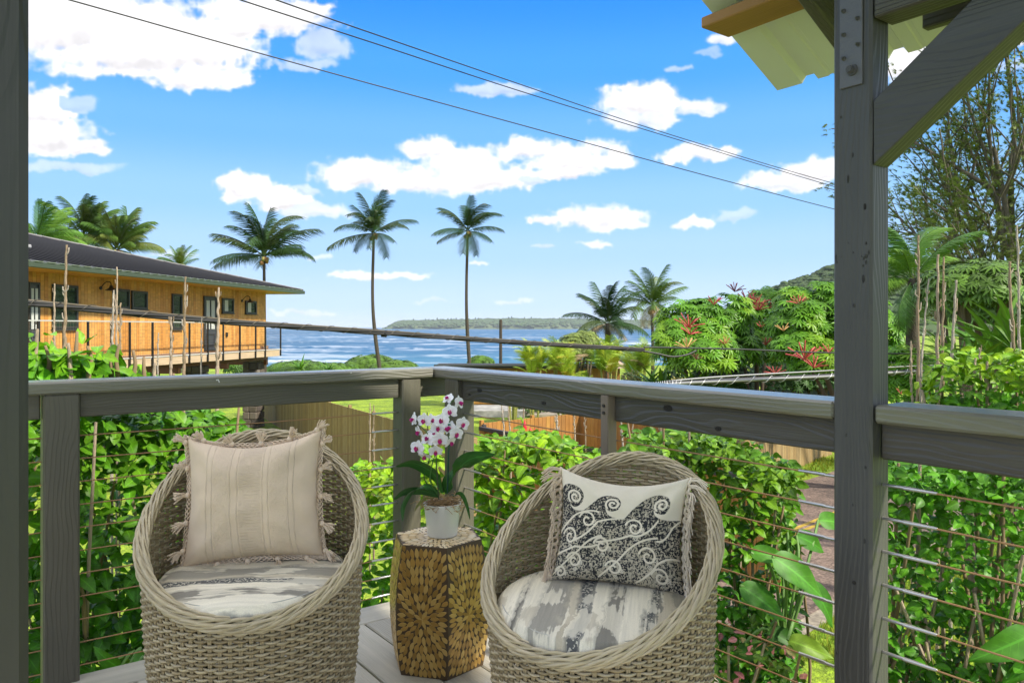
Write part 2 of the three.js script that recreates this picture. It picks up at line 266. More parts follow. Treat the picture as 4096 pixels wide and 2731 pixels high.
{ // near post, out of focus at the left edge, and our own house behind the viewer
  const c = at(66, 752, 1.05), g = thing('porch_post', 'dark grey post close to the viewer along the left edge', 'post', [c.x, 0, c.z], TH);
  mesh('shaft', mv(plank(0.2, 3.2, 0.1, 0.012, 1), -0.1, 1.5, -0.05), M.near, g);
}
// ---------- wicker tub chairs ----------
const wick = dataTex(256, 64, (u, v) => { const s = pfbm(u, v, 4, 12, 3); const c = 0.74 + 0.34 * (s - .3) + 0.1 * (pfbm(u, v, 16, 2, 2) - .5); return [c, c * 0.985, c * 0.95].map(k => Math.min(1, k)); });
const MW = [std([0.66, 0.57, 0.385], 0.5, { map: rep(wick, 1.4, 9) }), std([0.68, 0.595, 0.43], 0.46, { map: rep(wick, 1.1, 9) }), std([0.46, 0.375, 0.23], 0.55, { map: rep(wick, 1.4, 9) }), std([0.06, 0.05, 0.035], 0.9)];
const CH = { mid: 0.702, amp: 0.197, r: h => 0.250 + 0.047 * Math.sin(Math.min(1, Math.max(0, h) / 0.64) * Math.PI / 2), rim: p => 0.702 - 0.197 * Math.cos(p) + .008 * Math.cos(2 * p) };
const chairPt = (p, h, dr = 0) => { const r = CH.r(h) + dr; return V(Math.sin(p) * r, h, Math.cos(p) * r * 1.0); };
function makeChair(label, pos, turn) {
  const t = thing('wicker_chair', label, 'chair', pos, turn, 'wicker tub chairs');
  const N = 72, A = 0.0046, rr = rng(5);
  const row = (h, k) => { // flat strand in and out of the stakes
    let p0 = 0, p1 = Math.PI * 2; const lim = (CH.mid - 0.010 - h) / CH.amp; if (lim < -0.985) return null; if (lim < 1) { p0 = Math.acos(Math.max(-1, lim)); p1 = Math.PI * 2 - p0; }
    const full = lim >= 1, n = Math.max(12, Math.round((p1 - p0) / (Math.PI * 2) * N * 4)), pos = [], uv = [], idx = [], hh = 0.0047, tt = 0.0024, off = rr() * 9;
    const jit = (rr() - .5) * 0.0016;
    for (let i = 0; i <= n; i++) { const p = p0 + (p1 - p0) * i / n, w = Math.sin(p * N / 2 + k * Math.PI) * A, hw = h + jit + Math.sin(p * 3 + off) * 0.0012; const r = CH.r(hw) + w;
      for (const [dr, dh] of [[tt, 0], [0.0008, hh], [-tt, 0], [0.0008, -hh]]) { pos.push(Math.sin(p) * (r + dr), hw + dh, Math.cos(p) * (r + dr)); uv.push(p * 0.33 + off, dr * 30 + k * .13); } }
    for (let i = 0; i < n; i++) for (let s = 0; s < 4; s++) { const a = i * 4 + s, b = i * 4 + (s + 1) % 4; idx.push(a, b, a + 4, a + 4, b, b + 4); }
    return buf(pos, uv, idx);
  };
  const outer = [[], [], []]; let k = 0;
  for (let h = 0.015; h < 0.90; h += 0.0097, k++) { const g = row(h, k); if (g) outer[k * 7 % 3].push(g); }
  outer.forEach((l, i) => stuff(mesh('woven_shell', mergeGeometries(l), MW[i], t)));
  const st = []; for (let i = 0; i < N; i++) for (const d of [-0.008, 0.008]) { const p = (i + 0.5) / N * Math.PI * 2 + d, H = CH.rim(p) - 0.01, pts = []; for (let q = 0; q <= 10; q++) pts.push(chairPt(p, H * q / 10)); st.push(tube(pts, 0.0032, 5, false, false)); }
  stuff(mesh('upright_canes', mergeGeometries(st), MW[2], t));
  // braided rim
  const rc = p => { const h = CH.rim(p); const w = chairPt(p, h, 0.002); return w; };
  const core = []; for (let i = 0; i < 120; i++) core.push(rc(i / 120 * Math.PI * 2)); mesh('rim_core', tube(core, 0.0120, 8, true), MW[3], t);
  const S = 20, strands = [[], []];
  for (let j = 0; j < S; j++) { const pts = [], tw = 3.0, n = 260;
    for (let i = 0; i < n; i++) { const p = i / n * Math.PI * 2, c = rc(p), q = j / S * Math.PI * 2 + tw * p + 0.16 * Math.sin(p * 17 + j * 2.4); const out = V(Math.sin(p), 0, Math.cos(p)), R = 0.0150 + 0.0042 * Math.sin(p * 15 + j * 2.1) ;
      pts.push(c.addScaledVector(out, Math.cos(q) * R * 0.95).add(V(0, Math.sin(q) * R * 1.05, 0))); }
    strands[j % 2].push(tube(pts, 0.0041, 6, true)); }
  strands.forEach((l, i) => mesh('braided_rim', mergeGeometries(l), MW[1 - i], t));
  mesh('seat_platform', mv(new THREE.CylinderGeometry(0.262, 0.262, 0.02, 40), 0, 0.475, 0), MW[3], t);
  mesh('base_ring', mv(new THREE.TorusGeometry(0.240, 0.011, 8, 48).rotateX(Math.PI / 2), 0, 0.011, 0), MW[0], t);
  return t;
}
const CL = { pos: [(588 - CX) / F * 2.2, 0, -2.2], turn: 0.24 }, CR = { pos: [(1378 - CX) / F * 2.03, 0, -2.03], turn: -0.55 };
const chairA = makeChair('wicker tub chair with a beige fringed pillow, left of the golden stool', CL.pos, CL.turn);
{ const c = chairA.clone(); c.name = numbered('wicker_chair'); c.position.set(...CR.pos); c.rotation.y = CR.turn; c.scale.y = .955; c.userData = { label: 'wicker tub chair with a wave print pillow, right of the golden stool', category: 'chair', group: 'wicker tub chairs' }; scene.add(c); }
// ---------- seat cushions ----------
function stripes(seed, dirX) { // ragged stripes across the fabric
  const bands = [[.00, [.95, .93, .87]], [.11, [.38, .39, .39]], [.155, [.80, .77, .70]], [.20, [.62, .61, .57]], [.30, [.95, .93, .87]], [.36, [.70, .68, .63]], [.40, [.52, .50, .46]], [.455, [.96, .94, .88]], [.56, [.47, .46, .44]], [.585, [.94, .92, .86]], [.66, [.64, .63, .60]], [.76, [.82, .79, .72]], [.80, [.36, .37, .38]], [.86, [.95, .93, .87]], [.93, [.55, .54, .51]]];
  return dataTex(1024, 1024, (u, v) => {
    const s = dirX ? v : u, l = dirX ? u : v; let q = s + (fbm(l * 3.2 + seed, s * 7, 5) - .5) * 0.10 + (fbm(l * 34 + seed, s * 70, 3) - .5) * 0.022 + seed * 0.137; q -= Math.floor(q);
    let k = 0; while (k < bands.length - 1 && q >= bands[k + 1][0]) k++; let c = bands[k][1].slice(); const nx = bands[(k + 1) % bands.length], e = ((nx[0] || 1) - q), soft = ss(.022, 0, e) * .5; c = c.map((z, i) => lerp(z, nx[1][i], soft));
    const streak = fbm(l * 5 + 7, s * 110 + seed, 3), patch = fbm(l * 5 + seed * 3, s * 9 + 4, 5); const cream = [.96, .94, .88], taupe = [.64, .61, .55];
    if (c[0] < .8) { const w = ss(.54, .60, patch + (streak - .5) * .25); c = c.map((z, i) => lerp(z, cream[i], w * .75)); } else { const w = ss(.60, .66, fbm(l * 4 + 20, s * 6 + seed, 5) + (streak - .5) * .2); c = c.map((z, i) => lerp(z, taupe[i], w * .4)); }
    const worn = fbm(u * 150 + 5, v * 150, 2); if (c[0] < .45 && worn > .57) c = c.map((z, i) => lerp(z, cream[i], .75));
    const wv = 0.94 + 0.1 * (hsh((u * 1024) | 0, (v * 1024) | 0) - .5) + 0.12 * (streak - .5); return c.map(z => Math.min(1, z * wv));
  });
}
function cushionGeo(R, T) {
  const pts = [[0.0001, 0]]; pts.push([R * .8, 0], [R - 0.02, 0.003], [R - 0.005, 0.014], [R + 0.003, T * .5], [R - 0.004, T - 0.014], [R - 0.013, T - 0.003], [R - 0.018, T - 0.0005], [R - 0.024, T - .001], [R - 0.035, T + 0.003], [R * .75, T + 0.006], [R * .4, T + 0.008], [0.0001, T + 0.009]);
  const g = new THREE.LatheGeometry(pts.map(p => new THREE.Vector2(...p)), 72), P = g.attributes.position, U = g.attributes.uv;
  for (let i = 0; i < P.count; i++) { const x = P.getX(i), z = P.getZ(i), y = P.getY(i); const f = y > T * .4 ? 1 : 0; P.setY(i, y + f * (fbm(x * 9 + 3, z * 9, 3) - .5) * 0.012); U.setXY(i, x / (2.3 * R) + .5, z / (2.3 * R) + .5); }
  g.computeVertexNormals(); return g;
}
const fabBump = { bumpMap: rep(fineT, 8, 8), bumpScale: 0.0006 };
for (const [c, seed, dirX, label] of [[CL, 1.3, true, 'round striped seat cushion in the chair with the beige fringed pillow'], [CR, 2.75, false, 'round striped seat cushion in the chair with the wave print pillow']]) {
  const piping = []; for (let i = 0; i < 80; i++) { const a = i / 80 * 6.283; piping.push(V(Math.cos(a) * .2435, .0532, Math.sin(a) * .2435)); }
  const m = tag(mesh('seat_cushion', cushionGeo(0.262, 0.054), std([1.0, 0.97, 0.91], 0.9, { map: stripes(seed, dirX), ...fabBump })), label, 'cushion', 'round seat cushions');
  mesh('piping', tube(piping, .0018, 5, true), std([.50, .48, .43], .9), m);
  m.position.set(c.pos[0] + Math.sin(c.turn) * .03, dirX ? 0.512 : 0.492, c.pos[2] + Math.cos(c.turn) * .03); m.rotation.set(0.05, c.turn + (dirX ? -0.12 : 0.35), 0, 'YXZ');
}
// ---------- throw pillows ----------
function pillowGeo(w, h, t, seed, n = 56) {
  const pos = [], uv = [], idx = []; const f = (u, v, s) => {
    const U = Math.abs(u), W = Math.abs(v); const e = Math.pow(Math.max(0, (1 - U ** 2.6) * (1 - W ** 2.6)), 0.5);
    const px = u * (1 - 0.10 * (1 - v * v) * U), py = v * (1 - 0.09 * (1 - u * u) * W);   // sides pull in, corners stay out
    let z = e * t / 2 * s; const wr = (fbm(u * 2.2 + seed, v * 2.2 + s * 4, 4) - .5) * 0.038 * e + Math.sin((U - W) * 9 + seed) * 0.006 * (U * W) * e * 3 + Math.sin(u * 7 + v * 3 + seed) * .004 * e * W * W - .018 * Math.exp(-((v + .75) ** 2) * 9 - u * u * 2) * e; z += wr;
    return [px * w / 2, py * h / 2 - h * 0.075 * (1 - u * u) * (v > 0 ? v : 0), z]; };
  for (const s of [1, -1]) { const o = pos.length / 3; for (let j = 0; j <= n; j++) for (let i = 0; i <= n; i++) { const u = Math.sin((i / n - .5) * Math.PI), v = Math.sin((j / n - .5) * Math.PI); pos.push(...f(u, v, s)); uv.push(u / 2 + .5, v / 2 + .5); }
    for (let j = 0; j < n; j++) for (let i = 0; i < n; i++) { const a = o + j * (n + 1) + i, b = a + 1, c = a + n + 1, d = c + 1; s > 0 ? idx.push(a, b, c, c, b, d) : idx.push(a, c, b, c, d, b); } }
  return buf(pos, uv, idx);
}
const yarn = std([0.70, 0.57, 0.43], 0.95), yarnLt = std([0.78, 0.69, 0.56], 0.95);
function tassel(p, dir, L, rr, n = 16) { // bound head and a spray of threads
  const gs = [new THREE.SphereGeometry(0.0085, 8, 6).translate(p.x, p.y, p.z)];
  for (let i = 0; i < n; i++) { const d = dir.clone().add(V((rr() - .5) * .9, (rr() - .5) * .9, (rr() - .5) * .9)).normalize(), q = p.clone().addScaledVector(d, L * (0.8 + .4 * rr())); q.y -= L * 0.12; const mid = p.clone().lerp(q, .5).add(V((rr() - .5) * .006, .003, (rr() - .5) * .006)); gs.push(tube([p, mid, q], 0.0019, 4)); }
  return merge(gs);
}
{ // beige pillow with woven stripes and tassels
  const p = thing('throw_pillow', 'beige pillow with ribbed stripes and small tassels standing on the left chair', 'pillow');
  const bands = [[.19, .005], [.235, .005], [.375, .005], [.425, .005], [.605, .005], [.645, .005], [.79, .005], [.83, .005]];
  const hgt = dataTex(1024, 1024, (u, v) => { let c = 0.35 + .1 * pn(u * 300, v * 300, 300, 300); for (const [x, w] of bands) { const d = Math.abs(u - x) / w; if (d < 1) c += 0.5 * (1 - d * d) * (0.75 + .25 * Math.sin(v * 500)); }
    if (u > .25 && u < .36) c += .22 * (pn(u * 120, v * 90, 120, 90) > .5 ? 1 : 0); if (u > .44 && u < .59) c += .28 * ((Math.sin(v * 260) > 0) && pn(u * 60, v * 40, 60, 40) > .35 ? 1 : 0); if (u > .66 && u < .78) c += .2 * (pn(u * 110, v * 120, 110, 120) > .5 ? 1 : 0); return [c, c, c].map(k => Math.min(1, k)); }, false);
  const col = dataTex(256, 256, (u, v) => { let c = .94 + .1 * (pfbm(u, v, 5, 5, 4) - .5); if (u > .44 && u < .59) c *= .97; return [c, c * .985, c * .97].map(k => Math.min(1, k)); });
  mesh('pillow_body', pillowGeo(0.398, 0.376, 0.23, 2.2), std([0.76, 0.63, 0.48], 0.92, { map: col, bumpMap: hgt, bumpScale: 0.0042 }), p);
  const rr = rng(31), gs = [], edge = (t) => { t = ((t % 4) + 4) % 4; const s = Math.floor(t), f = (t - s) * 2 - 1, px = 0.90 + .10 * f * f, py = 0.91 + .09 * f * f, W = .199, Hh = .188, sag = .376 * .075 * (1 - f * f); return [[f * W * px ** 0, -Hh * py], [W * px, f * Hh], [-f * W, Hh * py - sag], [-W * px, -f * Hh]][s]; };
  for (let i = 0; i < 20; i++) { const [x, y] = edge(i / 5 + .06); const o = V(x, y, 0).normalize(); mesh('tassel', tassel(V(x + o.x * .012, y + o.y * .012, .006), V(o.x, o.y, .5 * (i % 2 ? 1 : .5)), 0.036, rr, 26), yarn, p); }
  for (const w of [0.001, 0.006, 0.011]) for (const ph of [0, 2, 4]) { const pts = []; for (let i = 0; i < 260; i++) { const [x, y] = edge(i / 65), o = V(x, y, 0).normalize(); const k = w + .006 * Math.sin(i * .9 + ph + w * 300); pts.push(V(x + o.x * k, y + o.y * k, .005 * Math.sin(i * 1.1 + ph))); } gs.push(tube(pts, 0.0018, 4, true)); }
  mesh('crochet_edge', mergeGeometries(gs), yarn, p);
  const t = CL.turn; p.position.set(CL.pos[0] - Math.sin(t) * .06 - .014, 0.757, CL.pos[2] - Math.cos(t) * .075); p.rotation.set(-0.30, t - .12, 0.05, 'YXZ');
}
{ // lumbar pillow printed with waves
  const p = thing('throw_pillow', 'cream pillow printed with dark curling waves, tasselled sides, on the right chair', 'pillow');
  const W = 1024, Hh = 870, cv = document.createElement('canvas'); cv.width = W; cv.height = Hh; const x = cv.getContext('2d');
  const cream = '#e6dfcf', ink = '#23262c'; x.fillStyle = cream; x.fillRect(0, 0, W, Hh);
  const sx = W / 860, sy = Hh / 720, X = q => q * sx, Y = q => q * sy;
  x.fillStyle = ink; x.beginPath(); // three big crests across the top
  x.moveTo(0, Y(720)); x.lineTo(0, Y(170));
  x.bezierCurveTo(X(15), Y(110), X(60), Y(85), X(110), Y(90)); x.bezierCurveTo(X(190), Y(90), X(205), Y(190), X(150), Y(235)); x.bezierCurveTo(X(120), Y(255), X(85), Y(245), X(80), Y(215)); x.bezierCurveTo(X(85), Y(270), X(140), Y(275), X(190), Y(262));
  x.bezierCurveTo(X(240), Y(220), X(290), Y(130), X(360), Y(120)); x.bezierCurveTo(X(430), Y(110), X(470), Y(170), X(430), Y(230)); x.bezierCurveTo(X(400), Y(255), X(350), Y(250), X(345), Y(215)); x.bezierCurveTo(X(350), Y(290), X(400), Y(300), X(480), Y(285));
  x.bezierCurveTo(X(540), Y(200), X(590), Y(110), X(680), Y(100)); x.bezierCurveTo(X(770), Y(100), X(800), Y(190), X(740), Y(240)); x.bezierCurveTo(X(700), Y(250), X(668), Y(235), X(665), Y(205)); x.bezierCurveTo(X(660), Y(280), X(730), Y(290), X(860), Y(275)); x.lineTo(X(860), Y(720)); x.closePath(); x.fill();
  const spiral = (cx, cy, r, a0, turns, w, dir = 1) => { x.strokeStyle = cream; x.lineWidth = w; x.lineCap = 'round'; x.beginPath(); for (let i = 0; i <= 60; i++) { const t = i / 60, a = a0 + dir * t * turns * 6.283, q = r * (1 - .78 * t); x[i ? 'lineTo' : 'moveTo'](X(cx + Math.cos(a) * q), Y(cy + Math.sin(a) * q)); } x.stroke(); };
  const curve = (pts, w) => { x.strokeStyle = cream; x.lineWidth = w; x.beginPath(); x.moveTo(X(pts[0]), Y(pts[1])); for (let i = 2; i < pts.length; i += 4) x.quadraticCurveTo(X(pts[i]), Y(pts[i + 1]), X(pts[i + 2]), Y(pts[i + 3])); x.stroke(); };
  spiral(120, 175, 55, 2.4, 1.5, 18); spiral(395, 190, 50, 2.4, 1.5, 18); spiral(715, 180, 50, 2.3, 1.4, 18);
  for (const [cx, cy, r] of [[225, 325, 62], [545, 350, 62], [100, 440, 58], [335, 480, 55], [640, 520, 62], [150, 590, 55], [420, 620, 55], [720, 640, 60], [60, 670, 40]]) { spiral(cx, cy, r, 3.4, 1.3, 16); spiral(cx + r * .75, cy + r * .25, r * .32, 1, 1.8, 6, -1); spiral(cx + r * .2, cy + r * 1.1, r * .26, 3, 1.6, 5); }
  for (const c of [[0, 430, 60, 360, 130, 300, 230, 240, 300, 260], [130, 460, 220, 440, 300, 330, 380, 300, 470, 290], [0, 690, 90, 600, 180, 520, 260, 430, 330, 420], [300, 460, 430, 440, 520, 400, 620, 420, 700, 290], [320, 690, 400, 620, 480, 520, 560, 420, 700, 400], [560, 700, 650, 640, 700, 560, 780, 500, 860, 520], [700, 420, 760, 420, 800, 330, 840, 290, 860, 280], [0, 560, 60, 540, 150, 500, 220, 510, 300, 480]]) curve(c, 15);
  const im = x.getImageData(0, 0, W, Hh).data;
  const print = dataTex(W, Hh, (u, v, i, j) => { const k = ((Hh - 1 - j) * W + i) * 4; let c = [im[k] / 255, im[k + 1] / 255, im[k + 2] / 255]; if (c[0] < .5) { const low = 1 - v, n = fbm(u * 95, v * 80, 3) * .5 + vn(u * 240, v * 70) * .25 + vn(u * 80, v * 230) * .25, th = 0.585 - .10 * low + .16 * (fbm(u * 4 + 2, v * 4, 3) - .5); if (n > th) c = [.74, .71, .64]; else if (n > th - .035) c = [.42, .42, .41]; } const wv = .96 + .07 * (hsh(i, j) - .5); return c.map(q => Math.min(1, q * wv)); });
  mesh('pillow_body', pillowGeo(0.365, 0.312, 0.15, 5.1), std([1.0, 0.98, 0.93], 0.92, { map: print, ...fabBump }), p);
  const rr = rng(77);
  for (const s of [-1, 1]) { const gs = []; for (let k = 0; k < 17; k++) for (let i = 0; i < 9; i++) { const y0 = (k / 16 - .5) * .30, y = y0 + (rr() - .5) * .008, b = V(s * (.183 - .012 * (1 - (y / .156) ** 2)), y, .006 * (rr() - .5)), top = k > 14, L = (top ? .060 : .034) * (.7 + .6 * rr()), spread = (rr() - .5) * .022;
      const e = b.clone().add(V(s * (.006 + .020 * rr() + (top ? .028 : 0)), -L * (top ? .3 : .95) + spread * .4, .010 + .026 * rr())); gs.push(tube(spline([b, b.clone().lerp(e, .4).add(V(s * .008, .005, .008 + spread * .3)), e], 5), 0.0013, 4)); }
    const pts = []; for (let i = 0; i < 40; i++) { const y = (i / 39 - .5) * .31; pts.push(V(s * (.185 - .012 * (1 - (y / .156) ** 2)) + .003 * Math.sin(i * 2), y, .004 * Math.cos(i * 2))); } gs.push(tube(pts, .0045, 6)); mesh('fringe', mergeGeometries(gs), s > 0 ? yarnLt : yarn, p); }
  const t = CR.turn; p.position.set(CR.pos[0] - Math.sin(t) * .105 + .012, 0.700, CR.pos[2] - Math.cos(t) * .105); p.rotation.set(-0.30, t + .28, -0.03, 'YXZ');
}
// ---------- golden stool ----------
{
  const C = [-0.279, 0, -2.888], H = 0.47, rot = Math.atan2(0.05, 0.179);
  const t = thing('garden_stool', 'six-sided golden stool inlaid with leaf shaped pieces, holding the orchid, between the chairs', 'stool', C, rot);
  const rad = h => { const q = (h / H - .47) * 2; return 0.199 - 0.026 * q * q; };
  const cor = (i, h) => { const a = i * Math.PI / 3, r = rad(h); return V(Math.sin(a) * r, h, Math.cos(a) * r); };
  const rows = 12, pos = [], idx = [];
  for (let i = 0; i < 6; i++) for (let j = 0; j < rows; j++) { const h0 = H * j / rows, h1 = H * (j + 1) / rows, a = cor(i, h0), b = cor(i + 1, h0), c = cor(i, h1), d = cor(i + 1, h1); for (const q of [a, b, c, b, d, c]) pos.push(q.x, q.y, q.z); }
  for (let i = 0; i < 6; i++) { const a = cor(i, H), b = cor(i + 1, H); pos.push(0, H, 0, a.x, H, a.z, b.x, H, b.z); }
  const grout = std([0.075, 0.045, 0.018], 0.6); mesh('stool_body', buf(pos, null, null), grout, t);
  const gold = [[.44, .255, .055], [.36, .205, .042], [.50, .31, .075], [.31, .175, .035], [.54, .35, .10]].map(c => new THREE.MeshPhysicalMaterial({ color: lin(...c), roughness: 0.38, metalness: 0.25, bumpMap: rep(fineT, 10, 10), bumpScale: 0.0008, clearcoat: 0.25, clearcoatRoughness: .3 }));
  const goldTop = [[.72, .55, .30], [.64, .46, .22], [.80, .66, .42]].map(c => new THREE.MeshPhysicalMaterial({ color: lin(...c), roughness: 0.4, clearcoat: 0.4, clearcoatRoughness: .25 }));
  const rr = rng(19), parts = [];
  // pieces laid in rings around the middle of each face, trimmed at the edges
  const lay = (map, inside, rx, ry, mats, rank, L, Wd) => {
    const nR = Math.ceil(Math.hypot(rx, ry) / (L * .82));
    for (let q = 0; q < nR; q++) { const R = L * (.5 + q * .82), cnt = q === 0 ? 8 : Math.round(2 * Math.PI * R / (Wd * 1.06)); const ph = rr() * 6;
      for (let k = 0; k < cnt; k++) { const a = ph + (k + (rr() - .5) * .25) / cnt * 2 * Math.PI, x = Math.cos(a) * R, y = Math.sin(a) * R; if (!inside(x, y, 0.002)) continue;
        const l = L * (.93 + .14 * rr()), w = Wd * (.95 + .2 * rr()) * (q === 0 ? .8 : 1), ca = Math.cos(a + (rr() - .5) * .25), sa = Math.sin(a + (rr() - .5) * .25), P = [], n = 6, ring = [];
        for (let i = 0; i <= n; i++) { const f = i / n, ww = Math.sin(Math.PI * Math.pow(f, .92)) ** .8 * w / 2; ring.push([(f - .5) * l, ww]); } for (let i = n - 1; i > 0; i--) ring.push([(ring[i][0]), -ring[i][1]]);
        const ctr = map(x, y, .0016), pts = ring.map(([u, v]) => { let X = x + ca * u - sa * v, Y = y + sa * u + ca * v; let g = 0; while (!inside(X, Y, 0) && g++ < 12) { X += (x - X) * .15; Y += (y - Y) * .15; } return [X, Y]; });
        const up = pts.map(([X, Y]) => map(x + (X - x) * .90, y + (Y - y) * .90, .0014)), lo = pts.map(([X, Y]) => map(X, Y, .0002)), m = pts.length;
        for (let i = 0; i < m; i++) { const j = (i + 1) % m; for (const z of [ctr, up[i], up[j], up[i], lo[i], lo[j], up[i], lo[j], up[j]]) P.push(z.x, z.y, z.z); }
        parts.push([rank + R * .1, buf(P, null, null), mats[Math.floor(rr() * mats.length)]]); } }
  };
  for (let f = 0; f < 6; f++) {
    const map = (x, y, o) => { const h = Math.min(H, Math.max(0, H * .46 + y)), a = cor(f, h), b = cor(f + 1, h), w = a.distanceTo(b), k = .5 + x / w, p = a.lerp(b, k), n = V(Math.sin((f + .5) * Math.PI / 3), 0, Math.cos((f + .5) * Math.PI / 3)); return p.addScaledVector(n, o); };
    const inside = (x, y, e) => { const h = H * .46 + y; if (h < .002 + e || h > H - .002 - e) return false; return Math.abs(x) < rad(h) / 2 - .0012 - e; };
    lay(map, inside, .1, .24, gold, { 0: 0, 5: .02, 1: .3, 4: .5 }[f] ?? 2, .037, .0165);
  }
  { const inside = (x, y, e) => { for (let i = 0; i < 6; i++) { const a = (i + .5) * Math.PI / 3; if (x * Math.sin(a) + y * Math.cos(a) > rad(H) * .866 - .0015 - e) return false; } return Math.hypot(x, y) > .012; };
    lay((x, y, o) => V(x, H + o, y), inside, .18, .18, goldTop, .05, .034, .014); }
  parts.sort((a, b) => a[0] - b[0]); const rest = new Map();
  parts.forEach(([, g, m], i) => { if (i < 290) mesh('inlay_piece', g, m, t); else (rest.get(m) ?? rest.set(m, []).get(m)).push(g); });
  for (const [m, l] of rest) stuff(mesh('inlay_pieces', mergeGeometries(l), m, t));
}
// ---------- orchid ----------
{
  const top = 0.4722, B = V((1016 - CX) / F * 2.895, top, -2.895);
  const o = thing('orchid_plant', 'white orchid with magenta centres in a white ceramic pot on the golden stool', 'orchid', [B.x, B.y, B.z]);
  const pot = [[0.0001, 0], [0.054, 0], [0.0565, .003], [0.0705, .118], [0.0715, .1225], [0.0695, .124], [0.067, .121], [0.064, .10], [0.0001, .099]].map(p => new THREE.Vector2(...p));
  mesh('pot', new THREE.LatheGeometry(pot, 48), new THREE.MeshPhysicalMaterial({ color: lin(.68, .68, .64), roughness: .28, clearcoat: .5, clearcoatRoughness: .1 }), o);
  const rr = rng(91), ms = [];
  for (let i = 0; i < 210; i++) { const a = rr() * 6.28, q = Math.sqrt(rr()) * .062, pts = [V(Math.cos(a) * q, .105 + rr() * .028, Math.sin(a) * q)]; let d = rr() * 6.28; for (let k = 0; k < 4; k++) { d += (rr() - .5) * 2.2; const l = pts[k]; pts.push(V(l.x + Math.cos(d) * .014, l.y + (rr() - .42) * .016, l.z + Math.sin(d) * .014)); } if (i % 9 === 0) { pts[4].x += Math.cos(a) * .02; pts[4].z += Math.sin(a) * .02; pts[4].y -= .012; } ms.push(tube(spline(pts, 7), .0011, 4)); }
  stuff(mesh('moss', mergeGeometries(ms), std([0.38, 0.25, 0.12], .9), o));
  mesh('potting_bark', mv(new THREE.CylinderGeometry(.064, .062, .01, 24), 0, .106, 0), std([.12, .075, .035], .95, { bumpMap: rep(fineT, 2, 2), bumpScale: .006 }), o);
  const px = (x, y, dz = 0) => { const d = 2.895 - dz; return at(x, y, d).sub(B); };
  const Z3 = (x, y, dz) => px((1500 + x / 2.352) * .5742, (1500 + y / 2.352) * .5742, dz);
  // long strap leaves, folded along the middle
  const blade = (pts, w, side) => { const c = new THREE.CatmullRomCurve3(pts), n = 16, pos = [], uv = [], idx = []; for (let i = 0; i <= n; i++) { const t = i / n, p = c.getPoint(t), T = c.getTangent(t), S = side.clone().addScaledVector(T, -side.dot(T)).normalize(), N = V().crossVectors(S, T); const ww = w * Math.pow(Math.sin(Math.PI * Math.min(.999, .1 + .9 * t * .96 + .02)), .75) * (t > .97 ? .5 : 1);
      for (const s of [-1, -.5, 0, .5, 1]) { const q = p.clone().addScaledVector(S, s * ww).addScaledVector(N, Math.abs(s) * ww * .22); pos.push(q.x, q.y, q.z); uv.push(s, t); } } for (let i = 0; i < n; i++) for (let s = 0; s < 4; s++) { const a = i * 5 + s; idx.push(a, a + 1, a + 5, a + 5, a + 1, a + 6); } return buf(pos, uv, idx); };
  const lg = leafMat([.06, .21, .045], .28, .22), lg2 = leafMat([.075, .23, .07], .28, .22);
  const L = [[[Z3(650, 1095, 0), Z3(730, 960, .02), Z3(880, 800, .05), Z3(1128, 745, .08)], .030, V(.55, .75, .35), lg], [[Z3(640, 1105, 0), Z3(580, 960, 0), Z3(450, 860, .02), Z3(330, 825, .03), Z3(190, 860, .05)], .022, V(.2, .8, .5), lg],
    [[Z3(610, 1120, .01), Z3(480, 1045, .05), Z3(340, 1100, .08), Z3(260, 1230, .10), Z3(258, 1375, .11)], .017, V(-.5, -.1, .8), lg2], [[Z3(600, 1135, .02), Z3(430, 1085, .05), Z3(280, 1095, .07), Z3(165, 1175, .08)], .016, V(.1, .9, .5), lg2],
    [[Z3(730, 1135, .03), Z3(810, 1125, .06), Z3(860, 1230, .08), Z3(893, 1362, .08)], .0095, V(.6, .3, .6), lg], [[Z3(560, 1150, .05), Z3(460, 1160, .08), Z3(400, 1220, .09), Z3(370, 1280, .09)], .012, V(-.3, .3, .9), std([.20, .22, .06], .5, { side: THREE.DoubleSide })]];
  for (const [pts, w, side, m] of L) mesh('leaf', blade(pts, w * 1.15, side), m, o);
  const stemM = std([.035, .045, .02], .5), stakeM = std([.01, .06, .045], .4), greenM = std([.06, .16, .03], .5);
  mesh('stake', tube(spline([Z3(680, 1110, .02), Z3(690, 800, .03), Z3(703, 420, .03)], 8), .0028, 6), stakeM, o);
  mesh('stake', tube(spline([Z3(600, 1170, .05), Z3(585, 960, .05), Z3(572, 755, .05)], 8), .0023, 6), stemM, o);
  mesh('flower_stem', tube(spline([Z3(590, 1130, .03), Z3(520, 1000, .04), Z3(535, 850, .05), Z3(560, 740, .06), Z3(500, 560, .06), Z3(420, 470, .07)], 20), .0022, 6), greenM, o);
  mesh('flower_stem', tube(spline([Z3(670, 1120, .0), Z3(690, 700, .03), Z3(705, 450, .04), Z3(690, 330, .06), Z3(720, 250, .06), Z3(790, 240, .07)], 20), .0022, 6), greenM, o);
  mesh('flower_stem', tube(spline([Z3(500, 1040, -.02), Z3(460, 960, -.02), Z3(510, 790, 0), Z3(495, 480, .01), Z3(490, 350, .0)], 16), .002, 6), stemM, o);
  mesh('clip', mv(new THREE.TorusGeometry(.006, .003, 6, 12).rotateX(1.3), ...Z3(690, 465, .045).toArray()), std([.0, .18, .10], .4), o);
